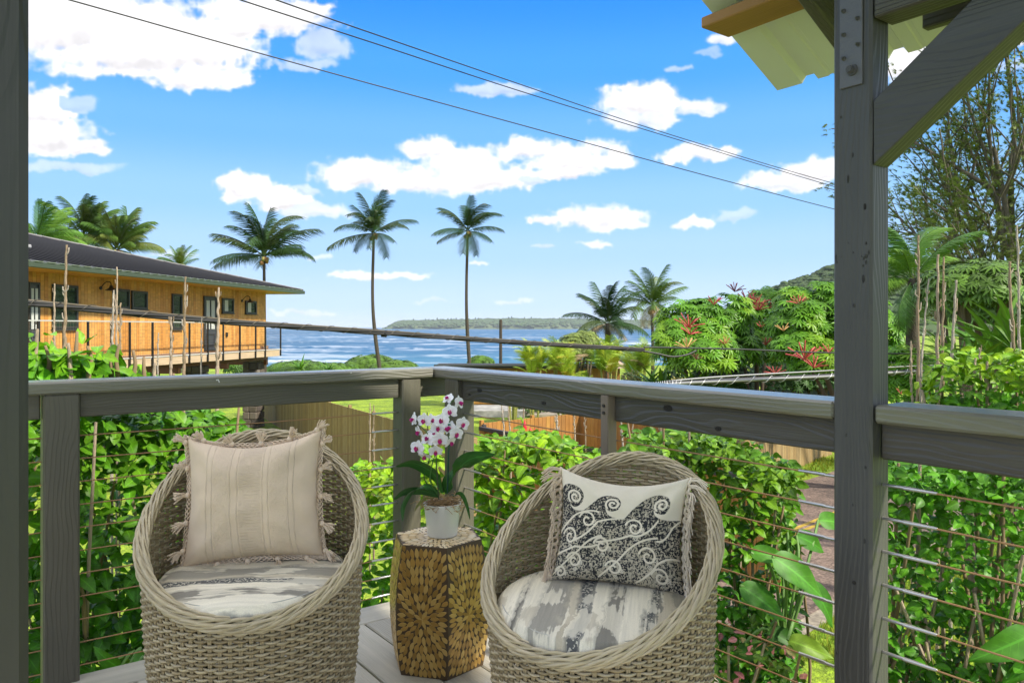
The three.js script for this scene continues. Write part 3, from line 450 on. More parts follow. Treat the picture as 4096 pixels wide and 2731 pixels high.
  // flowers: three sepals, two broad petals, a magenta lip
  const petal = (len, wid, pow, cup) => { const n = 6, pos = [], idx = []; for (let i = 0; i <= n; i++) { const t = i / n, w = wid * Math.pow(Math.sin(Math.PI * (.06 + .90 * Math.pow(t, pow))), .7); for (const s of [-1, -.5, 0, .5, 1]) pos.push(s * w, t * len, cup * (t * t * .5 + .9 * s * s * w / wid * .5) * len + .0015 * Math.sin(s * 5 + t * 7)); } for (let i = 0; i < n; i++) for (let s = 0; s < 4; s++) { const a = i * 5 + s; idx.push(a, a + 1, a + 5, a + 5, a + 1, a + 6); } return buf(pos, null, idx); };
  const white = new THREE.MeshPhysicalMaterial({ color: lin(.92, .92, .92), roughness: .6, transmission: .12, thickness: 0, side: THREE.DoubleSide }), mag = std([.52, .015, .22], .45, { side: THREE.DoubleSide }), yel = std([.65, .30, .08], .5);
  const gP = petal(.028, .0175, .8, .10), gS = petal(.029, .0098, 1, .12), gLip = petal(.016, .0075, .9, .55), gCol = new THREE.SphereGeometry(.0032, 8, 6).scale(.8, 1, 1.3);
  for (const [x, y, yaw, pit, sc, dz] of [[370, 418, -1.0, .1, 1, .06], [465, 425, -.2, -.1, 1.02, .09], [705, 345, .05, .1, 1.05, .10], [785, 262, 1.1, .1, 1, .08], [690, 225, -.6, .7, .9, .06], [630, 428, -.1, .15, 1.05, .11], [820, 460, .5, -.05, 1, .09], [590, 492, .2, -.2, 1, .07], [420, 532, -.9, -.4, .95, .07], [400, 685, -.25, .0, 1.05, .10], [612, 605, .1, -.25, 1.1, .12], [500, 605, -.3, .5, 1.05, .07], [570, 712, .15, -.55, 1, .10], [762, 550, .45, -.2, 1, .09], [706, 628, .9, -.5, .9, .07], [470, 755, -.4, -.9, .95, .08], [530, 430, .5, .4, 1, .05], [650, 510, 1.3, .2, .95, .06], [715, 500, -.6, .2, 1, .05], [540, 560, .6, .5, .9, .04]]) {
    const f = new THREE.Group(); f.name = 'flower'; f.position.copy(Z3(x, y, dz)); f.rotation.set(-pit, yaw - .09, (rr() - .5) * .5, 'YXZ'); f.scale.setScalar(sc * .98); o.add(f);
    const put = (n, g, m, rz, rx = 0, z = 0) => { const q = mesh(n, g, m, f); q.rotation.set(rx, 0, rz, 'ZXY'); q.position.z = z; };
    put('sepal', gS, white, 0, 0, -.001); put('sepal', gS, white, 2.2, 0, -.001); put('sepal', gS, white, -2.2, 0, -.001); put('petal', gP, white, 1.25, 0, .001); put('petal', gP, white, -1.25, 0, .001);
    put('lip', gLip, mag, Math.PI, .5, .003); put('lip', gLip, mag, 2.2, .9, .003); put('lip', gLip, mag, -2.2, .9, .003); put('column', gCol, yel, 0, 0, .005);
  }
}
// ---------- land, sea, hills ----------
const onGround = (px, py) => { const d = (EYE - GROUND) * F / (py - HZ); return at(px, py, d); };
{
  const grassT = dataTex(1024, 1024, (u, v) => { const a = pfbm(u, v, 8, 8, 5), b = pfbm(u, v, 128, 128, 2); const k = .62 + .42 * (a - .3) + .38 * (b - .4); return [k * (1 + .12 * (a - .5)), k, k * .8].map(q => Math.min(1, Math.max(0, q))); });
  const gm = std([0.40, 0.58, 0.03], 0.9, { map: rep(grassT, .16, .16), bumpMap: rep(fineT, 1.2, 1.2), bumpScale: .03 });
  const pos = [], uv = [], idx = [], nx = 70, nz = 70;   // one sheet: level near the houses, falling to the sea bed past the shore
  for (let j = 0; j <= nz; j++) for (let i = 0; i <= nx; i++) { const x = -900 + 2300 * i / nx, z = j < 40 ? 60 - j * 3.7 : -88 - Math.pow((j - 40) / 30, 2) * 900; const shore = -82 - x * .10 - (x > 30 ? (x - 30) * 2 : 0); const y = GROUND + .03 * Math.sin(x * .3) * Math.cos(z * .27) * (z < -40 ? 1 : 0) - 5.5 * ss(shore, shore - 32, z); pos.push(x, y, z); uv.push(x, z); }
  for (let j = 0; j < nz; j++) for (let i = 0; i < nx; i++) { const a = j * (nx + 1) + i; idx.push(a, a + 1, a + nx + 1, a + 1, a + nx + 2, a + nx + 1); }
  struct(mesh('ground', buf(pos, uv, idx), gm));
}
{ // road with its double yellow line, running up and right past the deck
  const dir = V(Math.cos(.776), 0, -Math.sin(.776)), nrm = V(Math.sin(.776), 0, Math.cos(.776)), c = V(6.7, GROUND, -16.4);
  const strip = (off, w, y, l0, l1, n = 30, wob = 0) => { const pos = [], uv = [], idx = []; for (let i = 0; i <= n; i++) { const t = lerp(l0, l1, i / n); for (const s of [-1, 1]) { const o = off + s * w / 2 + (wob ? s * wob * (fbm(t * .7 + s * 9, 2, 3) - .5) : 0), p = c.clone().addScaledVector(dir, t).addScaledVector(nrm, o); pos.push(p.x, GROUND + y, p.z); uv.push(t, o); } } for (let i = 0; i < n; i++) { const a = i * 2; idx.push(a, a + 1, a + 2, a + 1, a + 3, a + 2); } return buf(pos, uv, idx); };
  const road = struct(new THREE.Group()); road.name = 'road'; scene.add(road);
  const asp = dataTex(512, 512, (u, v) => { const a = pfbm(u, v, 5, 5, 5), b = pfbm(u, v, 100, 100, 2); const cr = Math.abs(pfbm(u, v, 4, 4, 3) - .5) < .008 ? .7 : 1; const k = (.62 + .4 * (a - .4) + .45 * (b - .45)) * cr; return [k, k * .93, k * .88].map(q => Math.min(1, Math.max(0, q))); });
  mesh('asphalt', strip(0, 4.3, .02, -14, 60, 90, .25), std([.36, .30, .265], .9, { map: rep(asp, .3, .3), bumpMap: rep(fineT, 2, 2), bumpScale: .006 }), road);
  const ym = std([.62, .42, .05], .7, { map: rep(blotT, 1.3, 1.3) });
  for (const o of [-.09, .09]) mesh('yellow_line', strip(o, .1, .026, -14, 60), ym, road);
  mesh('gravel_edge', strip(2.28, .3, .012, -14, 60, 120, .25), std([.42, .36, .27], .95, { map: rep(blotT, 2, 2) }), road);
  // grass blades along the near verge
  const g = new THREE.BufferGeometry(); const P = []; const r = rng(3); for (let i = 0; i < 7; i++) { const a = r() * 6.28, x = (r() - .5) * .05, z = (r() - .5) * .05, h = .05 + .05 * r(); P.push(x - .005, 0, z, x + .005, 0, z, x + Math.cos(a) * .035, h, z + Math.sin(a) * .035); } g.setAttribute('position', new THREE.Float32BufferAttribute(P, 3)); g.setAttribute('uv', new THREE.Float32BufferAttribute(new Array(P.length / 3 * 2).fill(0), 2)); g.computeVertexNormals();
  const spots = []; for (let i = 0; i < 26000; i++) { const t = -7 + 15 * r(), far = r() < .3, o = far ? -2.3 - 3 * r() : 2.45 + 4.2 * r(); spots.push([t, o, r()]); }
  const im = new THREE.InstancedMesh(g, leafMat([.22, .36, .035], .6, .2), spots.length), m4 = new THREE.Matrix4(), q = new THREE.Quaternion(); spots.forEach(([t, o, k], i) => { const p = c.clone().addScaledVector(dir, t).addScaledVector(nrm, o); q.setFromAxisAngle(V(0, 1, 0), k * 6.28); const s = .7 + .8 * k; m4.compose(V(p.x, GROUND + .005, p.z), q, V(s, s, s)); im.setMatrixAt(i, m4); im.setColorAt(i, lin(.75 + .5 * k, .8 + .3 * (1 - k), .7)); });
  im.name = numbered('verge_grass'); stuff(tag(im, 'short bright green grass on both verges of the road', 'grass')); scene.add(im);
}
{ // sea: waves built as relief, finer towards the shore
  const pos = [], col = [], uv = [], idx = [], na = 820, nd = 520, a0 = -.62, a1 = .52, D0 = 112, Dn = .16; const h = EYE - SEA;
  for (let j = 0; j <= nd; j++) { const e = D0 * Math.pow(Dn / D0, Math.pow(j / nd, 1.12)) * 1.0, d = h * F / e;
    for (let i = 0; i <= na; i++) { const a = lerp(a0, a1, i / na), x = Math.sin(a) * d, z = -Math.cos(a) * d;
      const wx = x * .9 + z * .25, wz = z - x * .25, n = fbm(wx / 26, wz / 8, 5), n2 = fbm(wx / 90 + 7, wz / 22 + 3, 3), n3 = fbm(wx / 7, wz / 2.6, 3); const fade = 1 / (1 + d / 1500);
      pos.push(x, SEA + ((n - .5) * 1.7 + (n2 - .5) * 1.6) * fade + (n3 - .5) * .4 * fade, z); uv.push(x, z);
      const br = ss(40, 160, d) * ss(1000, 250, d), band = ss(.50, .60, fbm(wx / 60 + 20, wz / 9 + 5, 4)) * ss(.47, .58, n); const caps = ss(.64, .72, fbm(wx / 12 + 3, wz / 3.4, 4)) * ss(.48, .56, n2); const lines = ss(.66, .73, fbm(wx / 130 + 40, wz / 14 + 2, 4)) * br;
      const f = Math.min(1, .30 * band * br + .36 * caps * (.3 + .7 * fade) + .50 * lines); const near = ss(260, 90, d), tone = .75 + .6 * (fbm(x / 160, z / 300, 3) - .3);
      const base = [lerp(.008, .045, near) * tone, lerp(.085, .165, near) * tone, lerp(.18, .25, near) * tone]; const w = .82;
      col.push(lerp(base[0], w, f), lerp(base[1], w, f), lerp(base[2], w, f)); } }
  for (let j = 0; j < nd; j++) for (let i = 0; i < na; i++) { const a = j * (na + 1) + i, b = a + na + 1; idx.push(a, b, a + 1, a + 1, b, b + 1); }
  const g = buf(pos, uv, idx); g.setAttribute('color', new THREE.Float32BufferAttribute(col, 3));
  struct(mesh('sea', g, new THREE.MeshPhysicalMaterial({ vertexColors: true, roughness: .36, specularIntensity: .38 })));
}
const clump = (() => { const g = new THREE.IcosahedronGeometry(1, 2), P = g.attributes.position; for (let i = 0; i < P.count; i++) { const v = V().fromBufferAttribute(P, i), k = .72 + .55 * fbm(v.x * 2.3 + 5 + v.z, v.y * 2.3 + v.z * 1.7, 3); P.setXYZ(i, v.x * k, v.y * k * .8, v.z * k); } g.computeVertexNormals(); return g; })();
function clumps(parent, name, list, mat) { const im = new THREE.InstancedMesh(clump, mat, list.length), m = new THREE.Matrix4(), q = new THREE.Quaternion(); list.forEach(([p, sx, sy, a, c], i) => { q.setFromAxisAngle(V(0, 1, 0), a); im.setMatrixAt(i, m.compose(p, q, V(sx, sy, sx))); im.setColorAt(i, lin(...c)); }); im.name = name; im.castShadow = im.receiveShadow = true; stuff(im); parent.add(im); return im; }
const woodM = std([1, 1, 1], .9, { bumpMap: rep(fineT, 3, 3), bumpScale: .4 });
{ // far headland across the bay
  const g = struct(new THREE.Group()); g.name = 'headland'; scene.add(g); const D = 3400, r = rng(41);
  const top = px => { const k = ss(876, 905, px); return k * (38 + 9 * ss(900, 1150, px) + 5 * (fbm(px / 45, 1, 3) - .5) - 8 * ss(1300, 1500, px)); };
  const pos = [], uv = [], idx = [], n = 160, m = 6; for (let i = 0; i <= n; i++) { const px = lerp(874, 2300, i / n), x = (px - CX) / F * D; for (let j = 0; j <= m; j++) { const f = j / m; pos.push(x, SEA - 1 + top(px) * Math.pow(f, .55), -D - f * f * 260 + 25 * (fbm(px / 20, j, 2) - .5)); uv.push(x, f * 50); } }
  for (let i = 0; i < n; i++) for (let j = 0; j < m; j++) { const a = i * (m + 1) + j, b = a + m + 1; idx.push(a, b, a + 1, a + 1, b, b + 1); }
  mesh('cliff', buf(pos, uv, idx), std([.10, .13, .06], .95), g);
  const l = []; for (let i = 0; i < 2600; i++) { const px = 878 + 900 * r(), x = (px - CX) / F * D, f = Math.pow(r(), .6), h = top(px) * Math.pow(f, .55), tall = r() < .05 && f > .7; const k = .6 + .7 * r(); l.push([V(x, SEA + h + (tall ? 4 : 0), -D - f * f * 260 - 4), tall ? 3.5 : 7 + 7 * r(), tall ? 9 + 6 * r() : 4 + 4 * r(), r() * 6, [.05 * k, .085 * k, .03 * k]]); }
  clumps(g, 'headland_trees', l, woodM);
  const wm = std([.7, .7, .68], .7); for (const [px, h] of [[1383, 33], [1372, 31], [1480, 28], [1350, 35], [1115, 32], [1130, 33]]) mesh('distant_house', mv(plank(14, 5, 8), (px - CX) / F * D, SEA + h, -D - 90), wm, g);
}
{ // wooded hill behind the red-flowered trees
  const g = struct(new THREE.Group()); g.name = 'hill'; scene.add(g); const D = 520, r = rng(43);
  const prof = [[1700, 700], [1735, 686], [1790, 655], [1850, 635], [1905, 612], [1960, 595], [2060, 598], [2200, 600], [2300, 625], [2400, 650], [2700, 640], [3200, 600]];
  const top = px => { let k = 0; while (k < prof.length - 2 && prof[k + 1][0] < px) k++; const a = prof[k], b = prof[k + 1]; return lerp(a[1], b[1], ss(0, 1, (px - a[0]) / (b[0] - a[0])) * .4 + .6 * (px - a[0]) / (b[0] - a[0])); };
  const X = px => (px - CX) / F * D, hgt = px => (HZ - top(px)) / F * D + EYE - GROUND;
  const pos = [], uv = [], idx = [], n = 120, m = 10; for (let i = 0; i <= n; i++) { const px = lerp(1690, 3200, i / n); for (let j = 0; j <= m; j++) { const f = j / m; pos.push(X(px), GROUND + hgt(px) * Math.pow(Math.sin(f * Math.PI / 2), 1.1), -D + 150 - 150 * f); uv.push(X(px), f * 90); } }
  for (let i = 0; i < n; i++) for (let j = 0; j < m; j++) { const a = i * (m + 1) + j, b = a + m + 1; idx.push(a, b, a + 1, a + 1, b, b + 1); }
  mesh('slope', buf(pos, uv, idx), std([.045, .08, .022], .95), g);
  const l = []; for (let i = 0; i < 5200; i++) { const px = 1695 + 1100 * r(), f = Math.pow(r(), .7), h = hgt(px) * Math.pow(Math.sin(f * Math.PI / 2), 1.1); const k = .55 + .8 * r(), big = r() < .06 ? 1.8 : 1; l.push([V(X(px), GROUND + h, -D + 150 - 150 * f), (1.2 + 1.4 * r()) * big, (.9 + .9 * r()) * big, r() * 6, [.062 * k, .105 * k, .028 * k]]); }
  clumps(g, 'hill_trees', l, woodM);
}
// ---------- leaves in quantity ----------
const TONES = new Map();
const toned = (mat, c) => { const q = c.map(k => Math.max(.17, Math.round(k * 6) / 6)), key = mat.uuid + q; if (!TONES.has(key)) { const m = mat.clone(); m.color.setRGB(mat.color.r * q[0], mat.color.g * q[1], mat.color.b * q[2]); TONES.set(key, m); } return TONES.get(key); };
// list: [Vector3, Quaternion, scale, tone]; the nParts that show largest are parts of their own, the rest one copy mesh per shape
function leaves(parent, part, geos, mat, list, nParts, restName) {
  const o = parent.position, D = l => V().copy(l[0]).applyAxisAngle(V(0, 1, 0), parent.rotation.y).add(o).sub(camera.position).length() / l[2];
  const inView = l => { const p = V().copy(l[0]).applyAxisAngle(V(0, 1, 0), parent.rotation.y).add(o); const x = CX + F * p.x / -p.z, y = HZ - F * (p.y - EYE) / -p.z; return p.z < 0 && x > 0 && x < 2352 && y > 0 && y < 1568; };
  list.sort((a, b) => (inView(b) - inView(a)) || D(a) - D(b)); const m4 = new THREE.Matrix4(), sc = V();
  const base = mat.clone(); base.color.set(1, 1, 1);
  for (const l of list.slice(0, nParts)) { const m = mesh(part, geos[Math.floor(l[3][0] * 997) % geos.length], toned(mat, l[3]), parent); m.position.copy(l[0]); m.quaternion.copy(l[1]); m.scale.setScalar(l[2]); }
  geos.forEach((g, gi) => { const rest = list.slice(nParts).filter(l => Math.floor(l[3][0] * 997) % geos.length === gi); if (!rest.length) return; const im = new THREE.InstancedMesh(g, base, rest.length);
    rest.forEach((l, i) => { sc.setScalar(l[2]); im.setMatrixAt(i, m4.compose(l[0], l[1], sc)); im.setColorAt(i, lin(mat.color.r * l[3][0], mat.color.g * l[3][1], mat.color.b * l[3][2])); }); im.name = restName; im.castShadow = im.receiveShadow = true; stuff(im); parent.add(im); });
}
// ovate leaf of unit length along +z, face up, folded along the midrib
function leafGeo(wid, fold, droop, wave, n = 6, pow = .85) { const pos = [], uv = [], idx = []; for (let i = 0; i <= n; i++) { const t = i / n, w = wid * Math.pow(Math.sin(Math.PI * Math.min(.995, .04 + .95 * Math.pow(t, pow))), .85) * .5; const y = -droop * t * t; for (const s of [-1, -.5, 0, .5, 1]) { pos.push(s * w, y + Math.abs(s) * w * fold + wave * Math.sin(t * 9 + s * 3) * Math.abs(s), t); uv.push(s, t); } } for (let i = 0; i < n; i++) for (let s = 0; s < 4; s++) { const a = i * 5 + s; idx.push(a, a + 5, a + 1, a + 1, a + 5, a + 6); } return buf(pos, uv, idx); }
const LG = [leafGeo(.66, .1, .45, .05, 7), leafGeo(.5, .3, -.1, .04, 7), leafGeo(.62, .35, .22, .02), leafGeo(.70, .2, .35, .03), leafGeo(.55, .5, .12, .025)];
const up = V(0, 1, 0);
function aim(dir, nrm, roll = 0) { const z = dir.clone().normalize(), x = V().crossVectors(nrm, z); if (x.lengthSq() < 1e-4) x.set(1, 0, 0); x.normalize(); const y = V().crossVectors(z, x); const q = new THREE.Quaternion().setFromRotationMatrix(new THREE.Matrix4().makeBasis(x, y, z)); return roll ? q.multiply(new THREE.Quaternion().setFromAxisAngle(V(0, 0, 1), roll)) : q; }
// ---------- timber house across the lawn ----------
{
  const X0 = -16.25, K = 0.168, th = Math.atan2(0.986, 0.166);
  const h = thing('beach_house', 'orange timber-clad house on stone piers with a dark ribbed roof and a long balcony', 'house', [X0, 0, 0], th);
  const sOf = (px, off = 0) => { const x0 = X0 + off * (.986 + .166 * K); const d = x0 / ((px - CX) / F - K); return (d - off * .166 * -1 * 0) / .986; };
  const yOf = (py, s, off = 0) => EYE - (py - HZ) / F * (s * .986 - off * .166);
  const FL = EYE - .9, S1 = sOf(608), S0 = 16.5, TOP = FL + 2.58, EV = EYE + 1.64;
  const cedar = dataTex(256, 512, (u, v) => { const a = pfbm(u, v, 24, 3, 3), b = pfbm(u, v, 4, 6, 3); const k = .82 + .22 * (a - .4) + .14 * (b - .5); return [k, k * .97, k * .92].map(q => Math.min(1, Math.max(0, q))); });
  const wall = [[.76, .40, .10], [.70, .34, .075], [.80, .45, .13], [.66, .31, .065], [.78, .42, .115]].map(c => std(c, .6, { map: rep(cedar, .6, .4) }));
  const rr = rng(51), dark = std([.018, .022, .02], .45), green = std([.05, .07, .042], .4, { metalness: .2 }), roofM = std([.028, .028, .032], .5, { metalness: .3 }), concrete = std([.5, .48, .43], .8), steelD = std([.02, .021, .022], .4, { metalness: .5 });
  const bw = .138; let n = 0; for (let s = S0; s < S1 - .02; s += bw, n++) { const w = Math.min(bw, S1 - s) - .008, hh = (EV + .22) - FL; mesh('cladding_board', mv(plank(w, hh, .03, .004, 1), s + bw / 2, FL + hh / 2, -.015), wall[Math.floor(rr() * 5)], h); }
  mesh('inner_wall', mv(plank(S1 - S0 - .02, EV + .2 - FL, .2), (S0 + S1) / 2, (FL + EV + .2) / 2, -.16), wall[3], h);
  for (let z = 0; z < 9; z += bw) mesh('cladding_board', mv(plank(.03, EV + .2 - FL, bw - .008, .004, 1), S1 - .016, (FL + EV + .2) / 2, -.1 - z), wall[Math.floor(rr() * 5)], h);
  mesh('corner_board', mv(plank(.03, EV + .2 - FL, .1, .004, 1), S1 + .012, (FL + EV + .2) / 2, -.04), wall[2], h);
  mesh('skirting', mv(plank(S1 - S0, .12, .022, .004, 0), (S0 + S1) / 2, FL + .06, .016), wall[2], h);
  // windows and doors, each a frame round a pane
  const glass = new THREE.MeshPhysicalMaterial({ color: lin(.02, .035, .025), roughness: .04, specularIntensity: 1, clearcoat: 1, clearcoatRoughness: 0 }), curtain = std([.45, .47, .44], .8), sill = std([.03, .035, .032], .5);
  const frame = (p, x0, x1, y0, y1, z, t, m) => { const w = x1 - x0, hh = y1 - y0; mesh('frame', merge([mv(plank(w, t, .06, .006), (x0 + x1) / 2, y1 - t / 2, z), mv(plank(w, t, .06, .006), (x0 + x1) / 2, y0 + t / 2, z), mv(plank(t, hh - 2 * t, .06, .006), x0 + t / 2, (y0 + y1) / 2, z), mv(plank(t, hh - 2 * t, .06, .006), x1 - t / 2, (y0 + y1) / 2, z)]), m, p); };
  for (const [a, b, t, u, kind] of [[116, 175, 652, 756, 0], [256, 294, 662, 709, 0], [299, 335, 667, 710, 0], [392, 415, 674, 756, 0], [507, 534, 684, 719, 1], [561, 586, 690, 721, 1]]) {
    const x0 = sOf(a), x1 = sOf(b), sm = (x0 + x1) / 2, y1 = yOf(t, x0), y0 = yOf(u, sm); const w = new THREE.Group(); w.name = 'window'; h.add(w);
    frame(w, x0, x1, y0, y1, .03, .07, dark); mesh('pane', mv(plank(x1 - x0 - .13, y1 - y0 - .13, .012, .001), sm, (y0 + y1) / 2, .012), glass, w); mesh('sill', mv(plank(x1 - x0 + .04, .03, .09, .004), sm, y0 - .018, .045), sill, w);
    if (kind) mesh('curtain', mv(plank((x1 - x0) * .3, y1 - y0 - .15, .008, .001), sm - (x1 - x0) * .12, (y0 + y1) / 2, .024), curtain, w);
  }
  for (const [a, b, t, u] of [[62, 87, 647, 800], [465, 495, 679, 803]]) {
    const x0 = sOf(a), x1 = sOf(b), y1 = yOf(t, x0), y0 = FL + .02, w = x1 - x0; const d = new THREE.Group(); d.name = 'door'; h.add(d); frame(d, x0, x1, y0, y1, .03, .06, dark);
    const slate = std([.035, .042, .052], .45); mesh('panel', mv(plank(w - .12, y1 - y0 - .12, .03, .004), (x0 + x1) / 2, (y0 + y1) / 2, .016), slate, d);
    for (const k of [-.19, .19]) mesh('pane', mv(plank(w * .26, (y1 - y0) * .52, .012, .002), (x0 + x1) / 2 + k * w, y0 + (y1 - y0) * .66, .036), curtain, d);
    mesh('mullion', mv(plank(.03, (y1 - y0) * .54, .02, .003), (x0 + x1) / 2, y0 + (y1 - y0) * .66, .042), dark, d);
    frame(d, (x0 + x1) / 2 - w * .3, (x0 + x1) / 2 + w * .3, y0 + .2, y0 + .66, .04, .035, slate); mesh('handle', mv(plank(.1, .03, .05, .006), x1 - .16, y0 + 1.02, .075), steelD, d);
  }
  for (const px of [229, 554]) { const s = sOf(px), y = yOf(px < 300 ? 655 : 686, s), l = new THREE.Group(); l.name = 'wall_lamp'; h.add(l);
    mesh('arm', tube(spline([V(s, y - .09, .02), V(s, y - .02, .06), V(s, y + .10, .2), V(s, y + .08, .34), V(s, y - .03, .36)], 14), .014, 6), steelD, l); mesh('wall_plate', mv(new THREE.CylinderGeometry(.055, .055, .03, 14).rotateX(Math.PI / 2), s, y - .08, .016), steelD, l);
    mesh('shade', mv(new THREE.LatheGeometry([[.03, .12], [.045, .1], [.05, .06], [.09, .02], [.17, -.03], [.175, -.04], [.165, -.04], [.08, .012]].map(p => new THREE.Vector2(...p)), 20), s, y - .12, .36), std([.02, .02, .02], .35, { side: THREE.DoubleSide }), l); }
  mesh('outlet_box', mv(plank(.1, .18, .06, .01), sOf(518), FL + .62, .03), steelD, h);
  // roof: hip rising from the eave corner, with standing seams
  const OV = 1.24, SE = sOf(700, OV), P = .24, deep = 9;
  const rp = (s, q) => V(s, EV + q * P, OV - q);
  const pos = []; const far = q => SE - q * (.821 / 1.151) * 1.0 * 1.0; const hipEnd = q => SE - q;
  const tri = (a, b, c) => { for (const v of [a, b, c]) pos.push(v.x, v.y, v.z); };
  const A = rp(S0 - 2, 0), B = rp(SE, 0), C = rp(hipEnd(deep), deep), Dd = rp(S0 - 2, deep); tri(A, B, C); tri(A, C, Dd);
  const E = V(SE, EV, OV - 2 * deep); tri(B, E, C);
  mesh('roof', buf(pos, null, null, false), roofM, h);
  for (let s = SE - .3; s > S0 - 2; s -= .42) { const q = Math.min(deep, SE - s); mesh('roof_seam', tube([rp(s, 0).add(V(0, .025, .03)), rp(s, q).add(V(0, .025, 0))], .022, 4), roofM, h); mesh('seam_end', mv(plank(.26, .012, .12, .003), s - .2, EV - .002, OV + .05), std([.35, .42, .30], .4, { metalness: .3 }), h); }
  mesh('ridge_cap', tube([rp(SE, 0).add(V(0, .03, 0)), C.clone().add(V(0, .04, 0))], .035, 6), std([.16, .155, .15], .6), h);
  mesh('roof_vent', mv(plank(.5, .1, .35, .02), S0 + 5.2, EV + 2.6 * P + .06, OV - 2.6), std([.3, .3, .3], .5), h);
  mesh('gutter', mv(plank(SE - S0 + 2.04, .14, .12, .012), (SE + S0 - 2) / 2, EV - .085, OV + .02), green, h);
  mesh('gutter', mv(plank(.12, .14, 2 * deep, .012), SE + .02, EV - .085, OV - deep - .09), green, h);
  mesh('soffit', mv(plank(SE - S0 + 1.9, .03, OV - .05, .003), (SE + S0 - 2) / 2, EV - .13, (OV - .05) / 2 + .0), wall[0], h);
  mesh('soffit', mv(plank(SE - S1 - .06, .03, 9, .003), (SE + S1) / 2 + .0, EV - .13, -4.52), wall[0], h);
  // balcony
  const BO = .95, BE = sOf(646, BO) + .05; const deckM = std([.26, .17, .12], .7, { map: rep(tintT, .5, 3) }), fasc = std([.60, .45, .30], .65, { map: rep(tintT, .5, 2) });
  for (let z = .07; z < BO; z += .14) mesh('deck_board', mv(plank(BE - S0, .03, .132, .003, 0), (BE + S0) / 2, FL - .02, z), deckM, h);
  for (let z = -.07; z > -3; z -= .14) mesh('deck_board', mv(plank(BE - S1 - .04, .03, .132, .003, 0), (BE + S1) / 2 + .02, FL - .02, z), deckM, h);
  const posts = [92, 150, 205, 258, 300, 352, 394, 436, 478, 513, 551, 587, 609, 644].map(p => sOf(p, BO)); for (let i = 1; i < posts.length; i++) { const w = posts[i] - posts[i - 1]; if (w > .1) mesh('fascia', mv(plank(w - .07, .26, .04, .006, 0), (posts[i] + posts[i - 1]) / 2, FL - .17, BO + .02), fasc, h); }
  mesh('nosing', mv(plank(BE - S0, .03, .07, .004, 0), (BE + S0) / 2, FL - .018, BO + .035), concrete, h);
  for (const s of posts) mesh('rail_post', mv(plank(.055, 1.36, .055, .006, 1), s, FL + .38, BO + .065), steelD, h);
  mesh('rail_post', mv(plank(.055, 1.36, .055, .006, 1), BE - .03, FL + .38, -.6), steelD, h);
  mesh('handrail', mv(plank(BE - S0, .035, .05, .004, 0), (BE + S0) / 2, FL + 1.075, BO + .065), std([.55, .54, .52], .35, { metalness: .4 }), h);
  const wires = []; for (let y = .12; y < 1.05; y += .1) wires.push(tube([V(S0, FL + y, BO + .065), V(BE, FL + y, BO + .065)], .0028, 3)); for (let s = S0; s < BE; s += .1) wires.push(tube([V(s, FL + .02, BO + .065), V(s, FL + 1.06, BO + .065)], .0026, 3)); for (let y = .12; y < 1.05; y += .1) wires.push(tube([V(BE - .02, FL + y, BO + .05), V(BE - .02, FL + y, -3)], .0028, 3));
  stuff(mesh('wire_mesh', mergeGeometries(wires), std([.16, .13, .1], .5, { metalness: .5 }), h));
  mesh('floor_beam', mv(plank(BE - S0 - .2, .3, .16, .006, 0), (BE + S0 - .2) / 2, FL - .31, .4), std([.20, .075, .025], .6, { map: rep(tintT, .5, 2) }), h);
  for (let s = S1 - .8; s > S0; s -= 3.1) mesh('floor_beam', mv(plank(.16, .22, 7, .006, 2), s, FL - .57, -3.0), std([.20, .075, .025], .6), h);
  mesh('lower_wall', mv(plank(9, 2.3, .1), S0 + 6.9, FL - 1.7, -2.6), wall[0], h);
  // stone piers of separate stones
  const stone = [[.10, .08, .06], [.14, .115, .09], [.075, .06, .05], [.17, .15, .125]].map(c => std(c, .9, { bumpMap: rep(fineT, 3, 3), bumpScale: .01 }));
  for (const [s, z] of [[S1 - 1.1, .05], [S1 - 5.3, .05], [S1 - 9.5, .05], [S1 - 3, -3.5]]) { const p = new THREE.Group(); p.name = 'stone_pier'; h.add(p); const y0 = GROUND - .1, y1 = FL - .46; mesh('core', mv(plank(.52, y1 - y0, .52), s, (y0 + y1) / 2, z), stone[2], p); let y = y0; while (y < y1 - .05) { const rh = Math.min(.2 + .12 * rr(), y1 - y); for (let f = 0; f < 4; f++) { const cut = .38 + .24 * rr(); for (const [a, b] of [[0, cut], [cut, 1]]) { const w = (b - a) * .62, u = (a + b) / 2 - .5; const g = plank(w - .02, rh - .02, .09 + .04 * rr(), .025); g.translate(u * .62, y + rh / 2, .29); g.rotateY(f * Math.PI / 2); g.translate(s, 0, z); mesh('stone', g, stone[Math.floor(rr() * 4)], p); } } y += rh; } }
}
